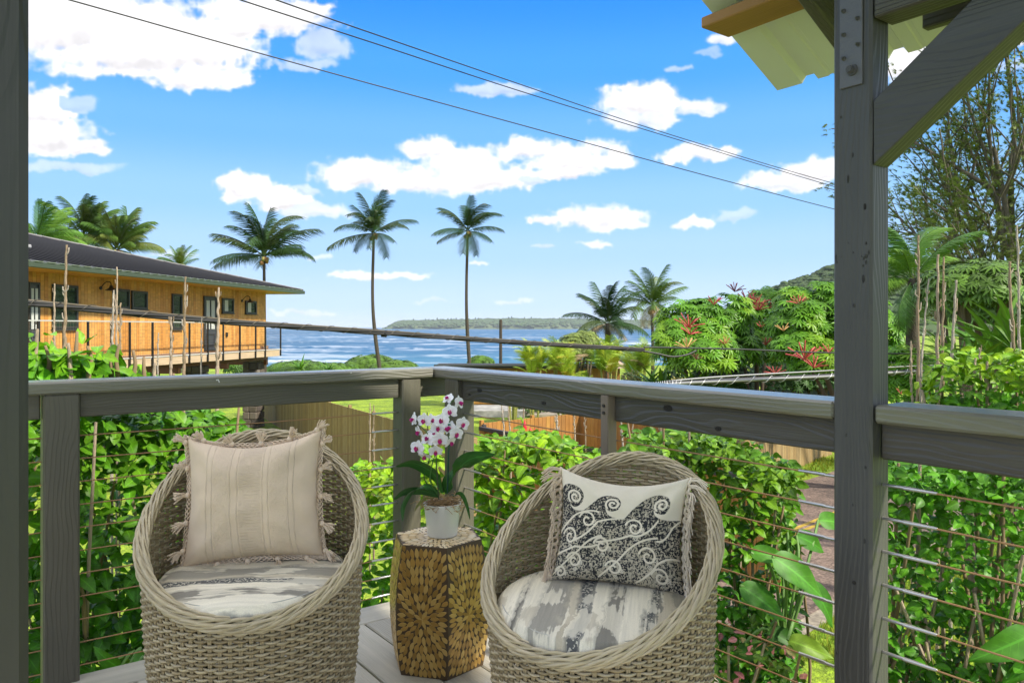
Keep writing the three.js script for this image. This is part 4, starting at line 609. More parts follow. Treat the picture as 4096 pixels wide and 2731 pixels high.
// ---------- fences ----------
function fence(label, ends, hgt, tones, rail, group, bw = .14) {
  const f = thing('wood_fence', label, 'fence', [0, 0, 0], 0, group), rr = rng(label.length * 7 + 3), mats = tones.map(c => std(c, .8, { map: rep(tintT, 1.2, 3), bumpMap: rep(grainT, 1, 4), bumpScale: .002 }));
  const dk2 = std([.035, .03, .028], .6);
  for (let e = 0; e < ends.length - 1; e++) { const [a, b] = [V(ends[e][0], 0, -ends[e][1]), V(ends[e + 1][0], 0, -ends[e + 1][1])], L = a.distanceTo(b), n = Math.round(L / bw), ang = Math.atan2(-(b.z - a.z), b.x - a.x);
    for (let i = 0; i < n; i++) { const p = a.clone().lerp(b, (i + .5) / n), g = plank(L / n - .008, hgt + (rr() - .5) * .02, .022, .003, 1); const m = mesh('fence_board', g, mats[Math.floor(rr() * mats.length)], f); m.position.set(p.x, GROUND + hgt / 2, p.z); m.rotation.y = ang; }
    for (const y of rail ? [.55, hgt - .02] : [.35, hgt - .3]) { const g = beamBetween(V(a.x, GROUND + y, a.z), V(b.x, GROUND + y, b.z), rail ? .09 : .05, .09); g.translate(Math.sin(ang) * .04 * (rail ? 0.9 : -1), 0, Math.cos(ang) * .04 * (rail ? .9 : -1)); mesh('fence_rail', g, rail ? dk2 : mats[0], f); }
    for (let i = 0; i <= Math.ceil(L / 2.2); i++) { const p = a.clone().lerp(b, i / Math.ceil(L / 2.2)); const m = mesh('fence_post', plank(.09, hgt + .08, .09, .005, 1), rail ? dk2 : mats[0], f); m.position.set(p.x - Math.sin(ang) * .075, GROUND + hgt / 2 + .02, p.z - Math.cos(ang) * .075); m.rotation.y = ang; } }
}
const tan = [[.36, .25, .10], [.33, .22, .085], [.40, .29, .13], [.30, .21, .09]], amber = [[.46, .22, .045], [.40, .18, .035], [.52, .27, .06], [.43, .20, .05], [.36, .17, .04]];
fence('weathered tan board fence that turns a corner on the lawn behind the left chair', [[-11.4, 35], [-5.9, 24.3], [-0.85, 15.9]], 1.8, tan, false, 'board fences on the lawns');
fence('amber board fence with a dark top rail slanting away behind the right rail', [[-.74, 18.4], [1.73, 15.0], [4.2, 11.9]], 1.75, amber, true, 'board fences on the lawns');
fence('amber board fence without a top rail, farther back behind the thin bare sticks', [[-.70, 18.7], [1.85, 20.8], [3.6, 18.6], [5.1, 17.6]], 1.82, amber, false, 'board fences on the lawns');
fence('pale tan fence beside the grass verge just left of the tall post', [[5.3, 17.6], [7.2, 21.0], [10.5, 25]], 1.5, tan, false, 'board fences on the lawns');
{ // low flat-roofed house behind the yellow palms
  const d = 40, x0 = (1000 - CX) / F * d, x1 = (1440 - CX) / F * d, t = thing('low_house', 'low flat dark roofed house with orange board walls behind the yellow palms', 'house', [0, 0, -d], 0);
  const w = amber.slice(0, 3).map(c => std(c, .7, { map: rep(tintT, 1, 2) })), rr = rng(8); const ry = EYE - 1.98;
  for (let x = x0 + .8; x < x1 - .3; x += .2) mesh('wall_board', mv(plank(.19, ry - GROUND - .3, .03, .004, 1), x, (ry + GROUND) / 2 + .0, 0), w[Math.floor(rr() * 3)], t);
  mesh('wall', mv(plank(x1 - x0 - 1.2, ry - GROUND - .3, 1.6), (x0 + x1) / 2 + .2, (ry + GROUND) / 2 - .05, -.85), w[1], t);
  mesh('roof', mv(plank(x1 - x0, .14, 2.6, .02), (x0 + x1) / 2, ry - .05, -.5), std([.02, .021, .02], .7), t); mesh('gutter', mv(plank(x1 - x0, .09, .06, .01), (x0 + x1) / 2, ry + .03, .85), std([.035, .04, .033], .5), t);
  mesh('roof', mv(plank(3.4, .14, 1.6, .02), x1 - 1.1, ry + .22, -.9), std([.05, .045, .042], .6), t);
  mesh('corner_trim', mv(plank(.1, ry - GROUND - .3, .06), x0 + 1.68, (ry + GROUND) / 2, .03), std([.02, .02, .02], .5), t);
  const slab = thing('concrete_slab', 'pale concrete slab in front of the low orange walled house', 'slab', [-1.1, GROUND, -36.4]); mesh('slab_top', mv(plank(3.4, .34, 2.6, .02), 0, .17, 0), std([.46, .45, .42], .85, { map: rep(blotT, .5, .5) }), slab); mesh('slab_step', mv(plank(2.2, .14, 3, .02), 2.85, .07, -.4), std([.42, .36, .28], .85, { map: rep(blotT, .5, .5) }), slab);
  const pav = thing('garden_pavilion', 'small brown hipped pavilion roof among the palms right of the low house', 'pavilion', [(1420 - CX) / F * 33, GROUND, -33]); const py = EYE - 92 / F * 33 - GROUND; mesh('roof', mv(new THREE.ConeGeometry(.85, .3, 4, 1).rotateY(Math.PI / 4), 0, py + .15, 0), std([.36, .27, .21], .8), pav); for (const [x, z] of [[-.5, .5], [.5, .5], [-.5, -.5], [.5, -.5]]) mesh('post', mv(plank(.08, py, .08), x, py / 2, z), std([.2, .1, .04], .7), pav);
  const sd = 30, shed = thing('green_shed', 'dark green shed half hidden under the red-flowered trees', 'shed', [(1890 - CX) / F * sd, GROUND, -sd], -.15); const sg = std([.028, .045, .04], .7); for (let i = 0; i < 20; i++) mesh('wall_board', mv(plank(4.2, .14, .03, .004), 0, .1 + i * .145, .3), sg, shed); mesh('wall', mv(plank(4.15, 2.9, 2), 0, 1.45, -.75), sg, shed); mesh('roof', mv(plank(4.8, .08, 3, .01).rotateZ(-.12), 0, 3.1, -.4), std([.05, .06, .065], .6), shed);
}
// ---------- palms ----------
function frondGeo(L, droop, rise, seed, o = {}) { // leans along +z from the crown; leaflets hang from the midrib
  const rr = rng(seed), pts = [], n = 14; let y = 0, z = 0, a = rise; for (let i = 0; i <= n; i++) { pts.push(V(Math.sin(i * .5 + seed) * .01 * L, y, z)); y += Math.sin(a) * L / n; z += Math.cos(a) * L / n; a -= droop / n * (0.5 + 1.0 * i / n); }
  const c = new THREE.CatmullRomCurve3(pts), gs = [tube(pts, t => L * (.011 - .009 * t), 4, false, false)], pos = [], m = o.n ?? 54;
  for (let i = 0; i < m; i++) { const t = .12 + .87 * (i + rr() * .3) / m, p = c.getPoint(t), T = c.getTangent(t), len = L * (o.leaf ?? .27) * Math.pow(Math.sin(Math.PI * (.12 + .80 * t)), .7) * (.85 + .3 * rr()), w = L * (o.wid ?? .0065);
    for (const s of [-1, 1]) { const d = V(s, -(o.hang ?? .35) - .3 * rr() + (o.up ?? 0), 0).addScaledVector(T, .55 + .4 * t + (o.sweep ?? 0)).normalize(), wv = T.clone().multiplyScalar(w); const q = p.clone().addScaledVector(d, len * .55), e = p.clone().addScaledVector(d, len); q.y -= len * .03; e.y -= len * (.16 + .12 * rr());
      const A = p.clone().sub(wv), B = p.clone().add(wv), C = q.clone().sub(wv), D = q.clone().add(wv); for (const v of [A, B, C, C, B, D, C, D, e]) pos.push(v.x, v.y, v.z); } }
  gs.push(buf(pos, null, null)); return merge(gs);
}
const palmG = { coco: [frondGeo(1, 1.0, .35, 1), frondGeo(1, 1.5, .45, 2), frondGeo(1, .7, .3, 3), frondGeo(1, 1.9, .5, 4)], wind: [frondGeo(1, 1.3, .5, 5, { hang: .8, sweep: .5 }), frondGeo(1, .9, .4, 6, { hang: 1.0, sweep: .8 })],
  areca: [frondGeo(1, 1.6, .7, 7, { n: 34, wid: .0085, leaf: .34, hang: .0, up: .35 }), frondGeo(1, 2.2, .9, 8, { n: 34, wid: .0085, leaf: .32, hang: .1, up: .2 }), frondGeo(1, 1.0, .6, 9, { n: 34, wid: .0085, leaf: .34, up: .45 })],
  lush: [frondGeo(1, 1.2, .5, 10, { n: 60, wid: .007, leaf: .30, hang: .15 }), frondGeo(1, 1.9, .6, 12, { n: 60, wid: .007, leaf: .30, hang: .5 })] };
const trunkM = std([.075, .06, .042], .9, { bumpMap: rep(grainT, 4, 1), bumpScale: .01, map: rep(tintT, 2, 1) });
const frM = { dark: [[.020, .058, .010], [.028, .072, .012], [.015, .045, .009], [.042, .070, .014]].map(c => leafMat(c, .45, .15)), olive: [[.075, .145, .022], [.095, .17, .028], [.055, .12, .018], [.13, .165, .035]].map(c => leafMat(c, .45, .15)), bright: [[.12, .26, .035], [.16, .31, .04], [.08, .19, .03]].map(c => leafMat(c, .4, .3)), yellow: [[.36, .50, .045], [.48, .54, .05], [.24, .40, .035], [.66, .52, .06]].map(c => leafMat(c, .4, .35)), dry: [[.34, .25, .14], [.42, .34, .24]].map(c => leafMat(c, .8, .1)) };
function palm(label, group, { head, base, R, kind = 'coco', mats = 'dark', count = 24, seed = 1, lean = 0, tr = .15, nuts = true, dead = 0, elMin = -.75, elMax = 1.45, windX = 0 }) {
  const t = thing('palm_tree', label, 'palm tree', base.toArray(), 0, group), rr = rng(seed), hd = head.clone().sub(base);
  const mid = hd.clone().multiplyScalar(.5).add(V(lean, 0, 0)), pts = spline([V(0, -.3, 0), mid, hd], 26); mesh('trunk', tube(pts, q => tr * (1.25 - .55 * q) * (1 + .05 * Math.sin(q * 150)) + (q < .06 ? tr * .5 * (1 - q / .06) : 0), 9), trunkM, t);
  const gs = palmG[kind], ms = frM[mats];
  for (let i = 0; i < count; i++) { const f = (i + .5) / count, el = lerp(elMax, elMin, Math.pow(f, .85)) + (rr() - .5) * .45, az = i * 2.39996 + rr() * 1.5; const g = gs[Math.floor(rr() * gs.length)], isDead = i >= count - dead; const m = mesh('frond', g, isDead ? frM.dry[i % 2] : ms[Math.floor(rr() * ms.length)], t); let dir = V(Math.sin(az) * Math.cos(el), Math.sin(el), Math.cos(az) * Math.cos(el)); dir.x += windX * (.4 + .6 * rr()); dir.normalize();
    m.position.copy(hd).addScaledVector(dir, tr * .6); m.quaternion.copy(aim(dir, Math.abs(dir.y) > .95 ? V(-Math.sin(az), 0, -Math.cos(az)) : up)); m.scale.setScalar(R * (.82 + .35 * rr()) * (isDead ? .8 : 1)); }
  if (nuts) { const ng = new THREE.SphereGeometry(.11, 10, 8); const nm = [std([.22, .20, .05], .6), std([.28, .14, .05], .6)]; for (let i = 0; i < 7; i++) { const a = i * 2.4, m = mesh('coconut', ng, nm[i % 2], t); m.position.copy(hd).add(V(Math.sin(a) * tr * 1.6, -.18 - .1 * (i % 3), Math.cos(a) * tr * 1.6)); m.scale.set(1, 1.25, 1); } }
  return t;
}
const gAt = (px, d, y = GROUND) => V((px - CX) / F * d, y, -d);
const G1 = 'tall coconut palms against the sky';
palm('tall coconut palm with slightly bent trunk, left of the straight one before the sea', G1, { head: at(858, 535, 50), base: gAt(880, 50), R: 2.75, seed: 21, lean: -.35, tr: .115, count: 19, windX: .12, elMin: -.6 });
palm('tall straight coconut palm right of the centre, above the orchid', G1, { head: at(1074, 530, 50), base: gAt(1083, 50), R: 2.6, seed: 23, lean: -.2, tr: .11, count: 16, windX: .15, elMin: -.55 });
palm('broad coconut palm rising behind the right end of the dark ribbed roof', G1, { head: at(606, 588, 42), base: gAt(608, 42), R: 3.1, seed: 25, tr: .10, count: 22, elMin: -.2, windX: .1 });
palm('bright windblown palm top beside the near post at the left edge', 'windblown palms behind the timber house', { head: at(86, 555, 42), base: gAt(80, 42), R: 2.6, seed: 27, kind: 'wind', mats: 'bright', windX: .7, elMin: -.5 });
palm('largest olive windblown palm behind the ribbed roof', 'windblown palms behind the timber house', { head: at(190, 545, 45), base: gAt(185, 45), R: 2.9, seed: 29, kind: 'wind', mats: 'olive', count: 30, windX: .55, elMin: -.4 });
palm('olive windblown palm with one frond reaching right, behind the roof ridge', 'windblown palms behind the timber house', { head: at(268, 572, 45), base: gAt(262, 45), R: 2.5, seed: 33, kind: 'wind', mats: 'olive', count: 26, windX: .7, elMin: -.3 });
palm('small far palm top peeping over the roof left of the broad palm', G1, { head: at(412, 612, 70), base: gAt(412, 70), R: 2.2, seed: 35, mats: 'olive', count: 14, nuts: false, elMin: 0 });
palm('shorter shaggy coconut palm over the yellow palms, left of the pair at the right', 'coconut palms left of the red-flowered trees', { head: at(1396, 742, 38), base: gAt(1396, 38), R: 2.05, seed: 37, count: 24, dead: 4, tr: .17, elMin: -.7, nuts: false });
palm('taller coconut palm of the pair beside the red-flowered tree', 'coconut palms left of the red-flowered trees', { head: at(1499, 700, 40), base: gAt(1500, 40), R: 2.15, seed: 39, mats: 'olive', count: 20, dead: 3, elMin: -.6, tr: .09 });
palm('bright green palm with drooping fronds behind the right side of the tall post', null, { head: at(2098, 640, 15), base: gAt(2092, 15), R: 1.25, seed: 45, kind: 'lush', mats: 'bright', count: 24, tr: .14, nuts: false, elMin: -.9, elMax: 1.4 });
// yellow feather palms in clumps
[['yellow feather palm at the left end of the row, lowest and most golden', 1178, 835, 28, .62, 11], ['yellow-green feather palm clump in front of the low house', 1228, 792, 29, .95, 17], ['feather palm with long arching fronds, third from the left of the row', 1290, 800, 29, 1.0, 19], ['small golden feather palm before the rail, fourth from the left of the row', 1338, 842, 27, .6, 23], ['tall yellow-green feather palm under the shaggy coconut palm', 1398, 782, 30, 1.1, 29], ['wide feather palm with grey hanging dead fronds beside the red-flowered tree', 1465, 800, 28, 1.05, 31]].forEach(([label, px, py, d, R, seed]) => {
  const rr = rng(seed), b = gAt(px, d), t = thing('feather_palm', label, 'palm', b.toArray(), 0, 'yellow feather palms'), H = EYE - (py + 40 - HZ) / F * d - GROUND;
  for (let s = 0; s < 5; s++) { const a = s * 1.3 + seed, x = Math.cos(a) * .22 * R, z = Math.sin(a) * .22 * R, hh = H * (.75 + .25 * rr()); mesh('stem', tube([V(x * .5, 0, z * .5), V(x, hh * .6, z), V(x * 1.4, hh, z * 1.4)], .035, 6), std([.30, .30, .07], .6), t);
    for (let i = 0; i < 8; i++) { const el = 1.35 - i * .17 + (rr() - .5) * .2, az = i * 2.4 + s + rr() * .4, m = mesh('frond', palmG.areca[Math.floor(rr() * 3)], i === 7 && rr() < .6 ? frM.dry[0] : frM.yellow[Math.floor(rr() * rr() * 4.4) % 4], t), dir = V(Math.sin(az) * Math.cos(el), Math.sin(el), Math.cos(az) * Math.cos(el)); m.position.set(x * 1.4, hh, z * 1.4); m.quaternion.copy(aim(dir, Math.abs(dir.y) > .95 ? V(-Math.sin(az), 0, -Math.cos(az)) : up)); m.scale.setScalar(R * (.8 + .4 * rr())); } }
});
// ---------- umbrella trees with red flower spikes ----------
const whorl = seed => { const rr = rng(seed), gs = [], l = leafGeo(.27, .25, .22, .01, 4, .8); const n = 11; for (let i = 0; i < n; i++) { const a = i / n * 6.283 + (rr() - .5) * .2, g = l.clone(), s = .85 + .3 * rr(); g.scale(s, s, s); g.rotateX(-.05 + .35 * rr()); g.translate(0, 0, .12); g.rotateY(a); gs.push(g); } return mergeGeometries(gs); };
const WG = [whorl(1), whorl(2)], umbM = leafMat([.16, .42, .03], .38, .35);
const spikeG = seed => { const rr = rng(seed), gs = []; for (let i = 0; i < 11; i++) { const a = i * 2.4, e = .25 + .8 * rr(), d = V(Math.cos(a) * Math.cos(e), Math.sin(e), Math.sin(a) * Math.cos(e)), q = d.clone().multiplyScalar(.8 + .3 * rr()); q.y -= .08; gs.push(tube([V(0, 0, 0), q.clone().multiplyScalar(.5).add(V(0, .03, 0)), q], t => .022 + .012 * Math.sin(t * 40), 5)); } return mergeGeometries(gs); };
const SG = [spikeG(5), spikeG(6)], spikeM = [std([.33, .035, .03], .6), std([.45, .07, .06], .6), std([.55, .33, .12], .7), std([.16, .03, .03], .6)];
const barkM = std([.12, .09, .06], .9, { bumpMap: rep(grainT, 3, 3), bumpScale: .008 });
function umbrellaTree(label, lobes, d, spikes, n, seed, base) {
  const b = gAt(base, d), t = thing('umbrella_tree', label, 'tree', b.toArray(), 0, 'umbrella trees with red flower spikes'), rr = rng(seed), list = [];
  for (const [px, py, rx, ry, dz = 0] of lobes) { const D = d + dz, c = at(px, py, D).sub(b), X = rx / F * D, Y = ry / F * D, Z = X * .8; mesh('limb', tube(spline([V(0, -.2, 0), V(c.x * .4, c.y * .45, c.z * .5), c], 10), q => .09 - .06 * q, 6), barkM, t);
    const cnt = Math.round(n * 1.9 * rx * ry / 9000); for (let i = 0; i < cnt; i++) { const th = rr() * 6.283, u = rr() * 1.55 - .55, s = Math.sqrt(Math.max(0, 1 - u * u)), nrm = V(s * Math.cos(th), u, s * Math.sin(th)), k = .66 + .36 * Math.pow(rr(), .6) + .34 * (fbm(nrm.x * 3 + px, nrm.y * 3 + nrm.z * 2, 2) - .5); const p = V(nrm.x * X * k, nrm.y * Y * k, nrm.z * Z * k).add(c); const v = nrm.clone().multiplyScalar(.55).add(V((rr() - .5) * .9, .75, (rr() - .5) * .9 + .25)).normalize(); const q = new THREE.Quaternion().setFromUnitVectors(up, v); const g = fbm(p.x * 1.7 + seed, p.y * 1.7 + p.z, 3); if (g < .36 && rr() < .8) continue; const tn = .35 + 1.15 * g + .3 * rr(); list.push([p, q, (.15 + .12 * rr()) * d / 22, [tn * (1 + .35 * ss(.5, .7, g)), tn, tn * .85]]); } }
  leaves(t, 'leaf_whorl', WG, umbM, list, 150, 'leaf_whorls');
  for (const [px, py, s, k, dz = -.3] of spikes) { const m = mesh('flower_spike', SG[(px | 0) % 2], spikeM[k], t); m.position.copy(at(px, py, d + dz).sub(b)); m.scale.setScalar(s / F * d); m.rotation.y = px; m.rotation.z = (px % 7 - 3) * .08; }
}
umbrellaTree('umbrella tree with a big red flower cluster, next to the coconut palms', [[1600, 745, 90, 62], [1560, 790, 62, 50, -.6], [1660, 730, 75, 58, .3], [1620, 815, 95, 50, -.8], [1690, 800, 60, 55]], 21, [[1582, 752, 38, 1, -1.7], [1585, 768, 30, 1, -1.9], [1640, 700, 26, 0, -1.2], [1578, 800, 32, 2, -2.0], [1665, 790, 20, 1, -1.5], [1600, 826, 18, 3, -1.9]], 300, 61, 1625);
umbrellaTree('umbrella tree topped with dark red spikes, in the middle of the three', [[1735, 735, 70, 55], [1770, 700, 55, 40, .8], [1740, 800, 75, 52, -.5], [1700, 770, 50, 60]], 23, [[1715, 692, 34, 3], [1735, 700, 34, 0, -.8], [1742, 712, 34, 1, -1.0], [1768, 708, 32, 1], [1688, 670, 30, 3, 0], [1750, 752, 26, 1, -1.4], [1708, 812, 36, 2, -1.9], [1760, 792, 24, 1, -1.6]], 300, 67, 1740);
umbrellaTree('large bright umbrella tree with pink-red spikes, against the tall post', [[1850, 740, 85, 58], [1900, 690, 70, 45, .6], [1840, 800, 70, 40, -.6], [1905, 830, 80, 45, -1], [1960, 770, 110, 90], [1830, 690, 50, 34, .8]], 19.5, [[1836, 698, 30, 1], [1848, 825, 48, 1, -2.0], [1870, 845, 34, 1, -2.0], [1905, 812, 26, 1, -2.0], [1780, 860, 26, 1, -2.2], [1800, 760, 22, 2, -1.7]], 320, 71, 1985);
umbrellaTree('dark green umbrella tree low behind the post on its right side', [[2080, 850, 60, 60], [2130, 860, 60, 45], [2060, 900, 60, 30]], 14, [[2070, 905, 16, 1, -1]], 260, 73, 2085);
// ---------- ironwood tree ----------
{
  const d = 21, b = gAt(2330, d), t = thing('ironwood_tree', 'tall feathery tree with thin dark branches at the right edge of the sky', 'tree', b.toArray()), rr = rng(83), br = [], tips = [];
  const grow = (p, dir, L, r, k) => { const n = 5, pts = [p.clone()], D = dir.clone(); let q = p.clone(); for (let i = 0; i < n; i++) { D.add(V((rr() - .5) * .22, .02 + (rr() - .4) * .12, (rr() - .5) * .22)).normalize(); q = q.clone().addScaledVector(D, L / n); pts.push(q); if (k >= 2) for (let e = 0; e < (k === 3 ? 9 : 5); e++) tips.push([q.clone().add(V((rr() - .5) * .45, (rr() - .5) * .45, (rr() - .5) * .45)), D.clone(), k]); } br.push(tube(pts, s => r * (1 - .55 * s), k < 2 ? 6 : 4, false, false)); if (k >= 3) return; const m = k === 1 ? 5 : 5;
    for (let i = 0; i < m; i++) { const s = .3 + .7 * (i + rr()) / m, idx = Math.min(n, Math.max(1, Math.round(s * n))), ax = V(rr() - .5, rr() - .5, rr() - .5).normalize(), c = D.clone().applyAxisAngle(ax, .5 + .5 * rr()); c.y += .18; c.normalize(); grow(pts[idx], c, L * (.48 + .2 * rr()), r * .5, k + 1); } };
  for (const [px, py, dz, r] of [[2110, 420, -.5, .10], [2190, 300, .5, .11], [2260, 270, -.3, .13], [2330, 230, 0, .15], [2420, 260, .5, .13], [2210, 560, -1, .08], [2380, 420, -1, .09], [2150, 480, .8, .07]]) { const e = at(px, py, d + dz).sub(b), s = V((rr() - .5) * .5, 1.5 + 1.8 * rr(), (rr() - .5) * .4), D = e.clone().sub(s); D.y += D.length() * .10; grow(s, D.clone().normalize(), D.length() * .8, r, 1); }
  mesh('trunk', tube([V(0, -.3, 0), V(.05, 1.6, 0), V(0, 3.2, .1)], q => .24 - .08 * q, 8), barkM, t); mesh('branches', mergeGeometries(br), std([.11, .092, .068], .9), t);
  const gs = []; for (let i = 0; i < 16; i++) { const a = i * 2.4, e = V(Math.cos(a) * .5, -.2 - .3 * rr(), Math.sin(a) * .5 + .4), w = V(.05, .02, .02); gs.push([V(0, 0, 0).sub(w), V(0, 0, 0).add(w), e]); } const P = gs.flat().flatMap(v => v.toArray()), ng = buf(P, null, null);
  const list = tips.filter(() => rr() < .9).map(([p, D]) => [p, aim(D.clone().add(V((rr() - .5), (rr() - .5), (rr() - .5))), up), .10 + .13 * rr(), (() => { const k = .6 + .7 * rr(); return [k, k, k]; })()]); console.log('ironwood tufts', list.length);
  leaves(t, 'needle_tuft', [ng], leafMat([.20, .27, .06], .6, .35), list, 0, 'needle_tufts');
}
// ---------- hedges round the deck ----------
const hedgeM = leafMat([.098, .345, .017], .44, .35), stemMat = std([.20, .14, .075], .85), stemPale = std([.36, .28, .20], .85, { bumpMap: rep(grainT, 5, 5), bumpScale: .004 });
// path: [x, z, top, bottom]; leaves crowd the side that faces the deck and the top
function hedge(name, label, path, { n, size, thick = .5, seed, parts = 120, tips = .3, stems = 18, warm = 0, cat = 'hedge', mat = hedgeM, gap = 0, tall = null, geos = LG, tone = null }) {
  const t = thing(name, label, cat, [path[0][0], 0, path[0][1]]), rr = rng(seed), list = [], o = V(path[0][0], 0, path[0][1]); const seg = []; let tot = 0; for (let i = 0; i < path.length - 1; i++) { const L = Math.hypot(path[i + 1][0] - path[i][0], path[i + 1][1] - path[i][1]); seg.push([tot, L]); tot += L; }
  const pt = s => { let i = 0; while (i < seg.length - 1 && s > seg[i][0] + seg[i][1]) i++; const f = (s - seg[i][0]) / seg[i][1], a = path[i], b = path[i + 1]; return a.map((q, k) => lerp(q, b[k], f)); };
  for (let i = 0; i < n; i++) { const [x, z, y1, y0] = pt(rr() * tot), toCam = V(-x, 0, -z).normalize(); const topHere = y1 + (fbm(x * 1.7 + seed, z * 1.7, 3) - .5) * tips * 2 - .08, onTop = rr() < .14, h = onTop ? topHere + (rr() - .3) * .12 : lerp(y0, topHere, Math.pow(rr(), .85)); const depth = onTop ? (rr() - .5) * thick : thick * (.5 - Math.pow(rr(), 1.7)) + .22 * (fbm(x * 2.2 + 9, h * 2.2 + z + seed, 3) - .5);
    if (gap && fbm(x * 1.9 + 40, h * 1.9 + z * 1.4 + seed, 3) < gap && rr() < .85) continue;
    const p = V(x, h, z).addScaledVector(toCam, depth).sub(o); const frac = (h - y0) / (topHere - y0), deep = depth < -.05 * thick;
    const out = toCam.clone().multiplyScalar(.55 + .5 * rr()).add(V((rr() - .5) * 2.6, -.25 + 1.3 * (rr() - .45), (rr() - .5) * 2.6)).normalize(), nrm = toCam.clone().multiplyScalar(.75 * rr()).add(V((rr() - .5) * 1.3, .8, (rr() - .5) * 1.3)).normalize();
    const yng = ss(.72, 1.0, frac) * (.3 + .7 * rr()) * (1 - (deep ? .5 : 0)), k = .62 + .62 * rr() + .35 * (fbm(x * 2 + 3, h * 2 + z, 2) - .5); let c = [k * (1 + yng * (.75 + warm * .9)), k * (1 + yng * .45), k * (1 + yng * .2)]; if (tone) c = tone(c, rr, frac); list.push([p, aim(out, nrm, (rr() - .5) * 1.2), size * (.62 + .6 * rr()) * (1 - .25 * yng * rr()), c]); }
  leaves(t, 'leaf', geos, mat, list, parts, 'foliage');
  for (let i = 0; i < stems; i++) { const [x, z, y1, y0] = pt((i + rr()) / stems * tot), toCam = V(-x, 0, -z).normalize(), D = thick * (rr() * .62 - .1), b = V(x, Math.min(y0, GROUND + .02) === y0 ? y0 : y0, z).addScaledVector(toCam, D).sub(o), H = (y1 - y0) * (.7 + .35 * rr()); mesh('stem', tube(spline([b, b.clone().add(V((rr() - .5) * .04 * H, H * .35, (rr() - .5) * .04 * H)), b.clone().add(V((rr() - .5) * .09 * H, H * .7, (rr() - .5) * .08 * H)), b.clone().add(V((rr() - .5) * .12 * H, H, (rr() - .5) * .1 * H))], 10), q => .016 - .009 * q, 5), rr() < .5 ? stemMat : stemPale, t); }
  return t;
}
const hp = (px, d, top, bot) => { const p = at(px, 0, d); return [p.x, p.z, at(px, top, d).y, bot === undefined ? GROUND : at(px, bot, d).y]; };
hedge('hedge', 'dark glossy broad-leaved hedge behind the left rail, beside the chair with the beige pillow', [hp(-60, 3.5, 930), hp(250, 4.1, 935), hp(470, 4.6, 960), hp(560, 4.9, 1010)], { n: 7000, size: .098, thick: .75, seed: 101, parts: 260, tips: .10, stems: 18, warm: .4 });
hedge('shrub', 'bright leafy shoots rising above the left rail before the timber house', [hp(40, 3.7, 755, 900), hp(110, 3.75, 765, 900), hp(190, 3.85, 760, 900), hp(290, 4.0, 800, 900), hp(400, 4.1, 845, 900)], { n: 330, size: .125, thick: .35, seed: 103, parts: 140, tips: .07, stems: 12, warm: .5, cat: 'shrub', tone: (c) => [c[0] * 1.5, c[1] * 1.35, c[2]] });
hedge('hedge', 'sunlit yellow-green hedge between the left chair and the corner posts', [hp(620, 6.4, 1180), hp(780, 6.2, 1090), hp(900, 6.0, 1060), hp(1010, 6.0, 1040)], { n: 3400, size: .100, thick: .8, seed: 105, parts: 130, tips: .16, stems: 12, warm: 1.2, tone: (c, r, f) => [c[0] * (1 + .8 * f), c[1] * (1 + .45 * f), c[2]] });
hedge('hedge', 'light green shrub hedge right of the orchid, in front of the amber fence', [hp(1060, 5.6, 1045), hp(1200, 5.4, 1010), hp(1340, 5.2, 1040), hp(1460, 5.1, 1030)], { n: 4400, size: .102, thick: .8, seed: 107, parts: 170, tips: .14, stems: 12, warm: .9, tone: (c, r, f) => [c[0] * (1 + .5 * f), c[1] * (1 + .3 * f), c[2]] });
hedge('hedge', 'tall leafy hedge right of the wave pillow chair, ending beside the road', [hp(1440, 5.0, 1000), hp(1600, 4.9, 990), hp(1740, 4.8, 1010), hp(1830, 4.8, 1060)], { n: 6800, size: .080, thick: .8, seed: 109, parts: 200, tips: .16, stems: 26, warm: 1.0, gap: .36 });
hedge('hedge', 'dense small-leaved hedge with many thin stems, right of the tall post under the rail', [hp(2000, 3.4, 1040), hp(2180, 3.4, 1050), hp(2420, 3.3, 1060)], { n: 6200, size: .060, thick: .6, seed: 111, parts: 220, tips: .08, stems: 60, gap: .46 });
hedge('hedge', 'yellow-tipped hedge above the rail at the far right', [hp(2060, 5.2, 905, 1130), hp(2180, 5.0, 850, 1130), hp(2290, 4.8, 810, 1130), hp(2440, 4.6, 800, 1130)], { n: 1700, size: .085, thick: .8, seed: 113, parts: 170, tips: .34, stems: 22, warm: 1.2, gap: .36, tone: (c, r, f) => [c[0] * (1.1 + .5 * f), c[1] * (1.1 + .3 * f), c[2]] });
hedge('pink_shrub', 'low shrub with pink and cream speckled leaves at the bottom beside the right chair', [hp(1600, 4.2, 1480), hp(1740, 4.2, 1450), hp(1850, 4.1, 1520)], { n: 900, size: .062, thick: .6, seed: 115, parts: 110, tips: .1, stems: 8, cat: 'shrub', tone: (c, r) => { const q = r(); return q < .22 ? [c[0] * 6, c[1] * .75, c[2] * 19] : q < .34 ? [c[0] * 5.6, c[1] * 1.6, c[2] * 17] : [c[0] * 1.2, c[1] * .8, c[2] * 1.6]; } });
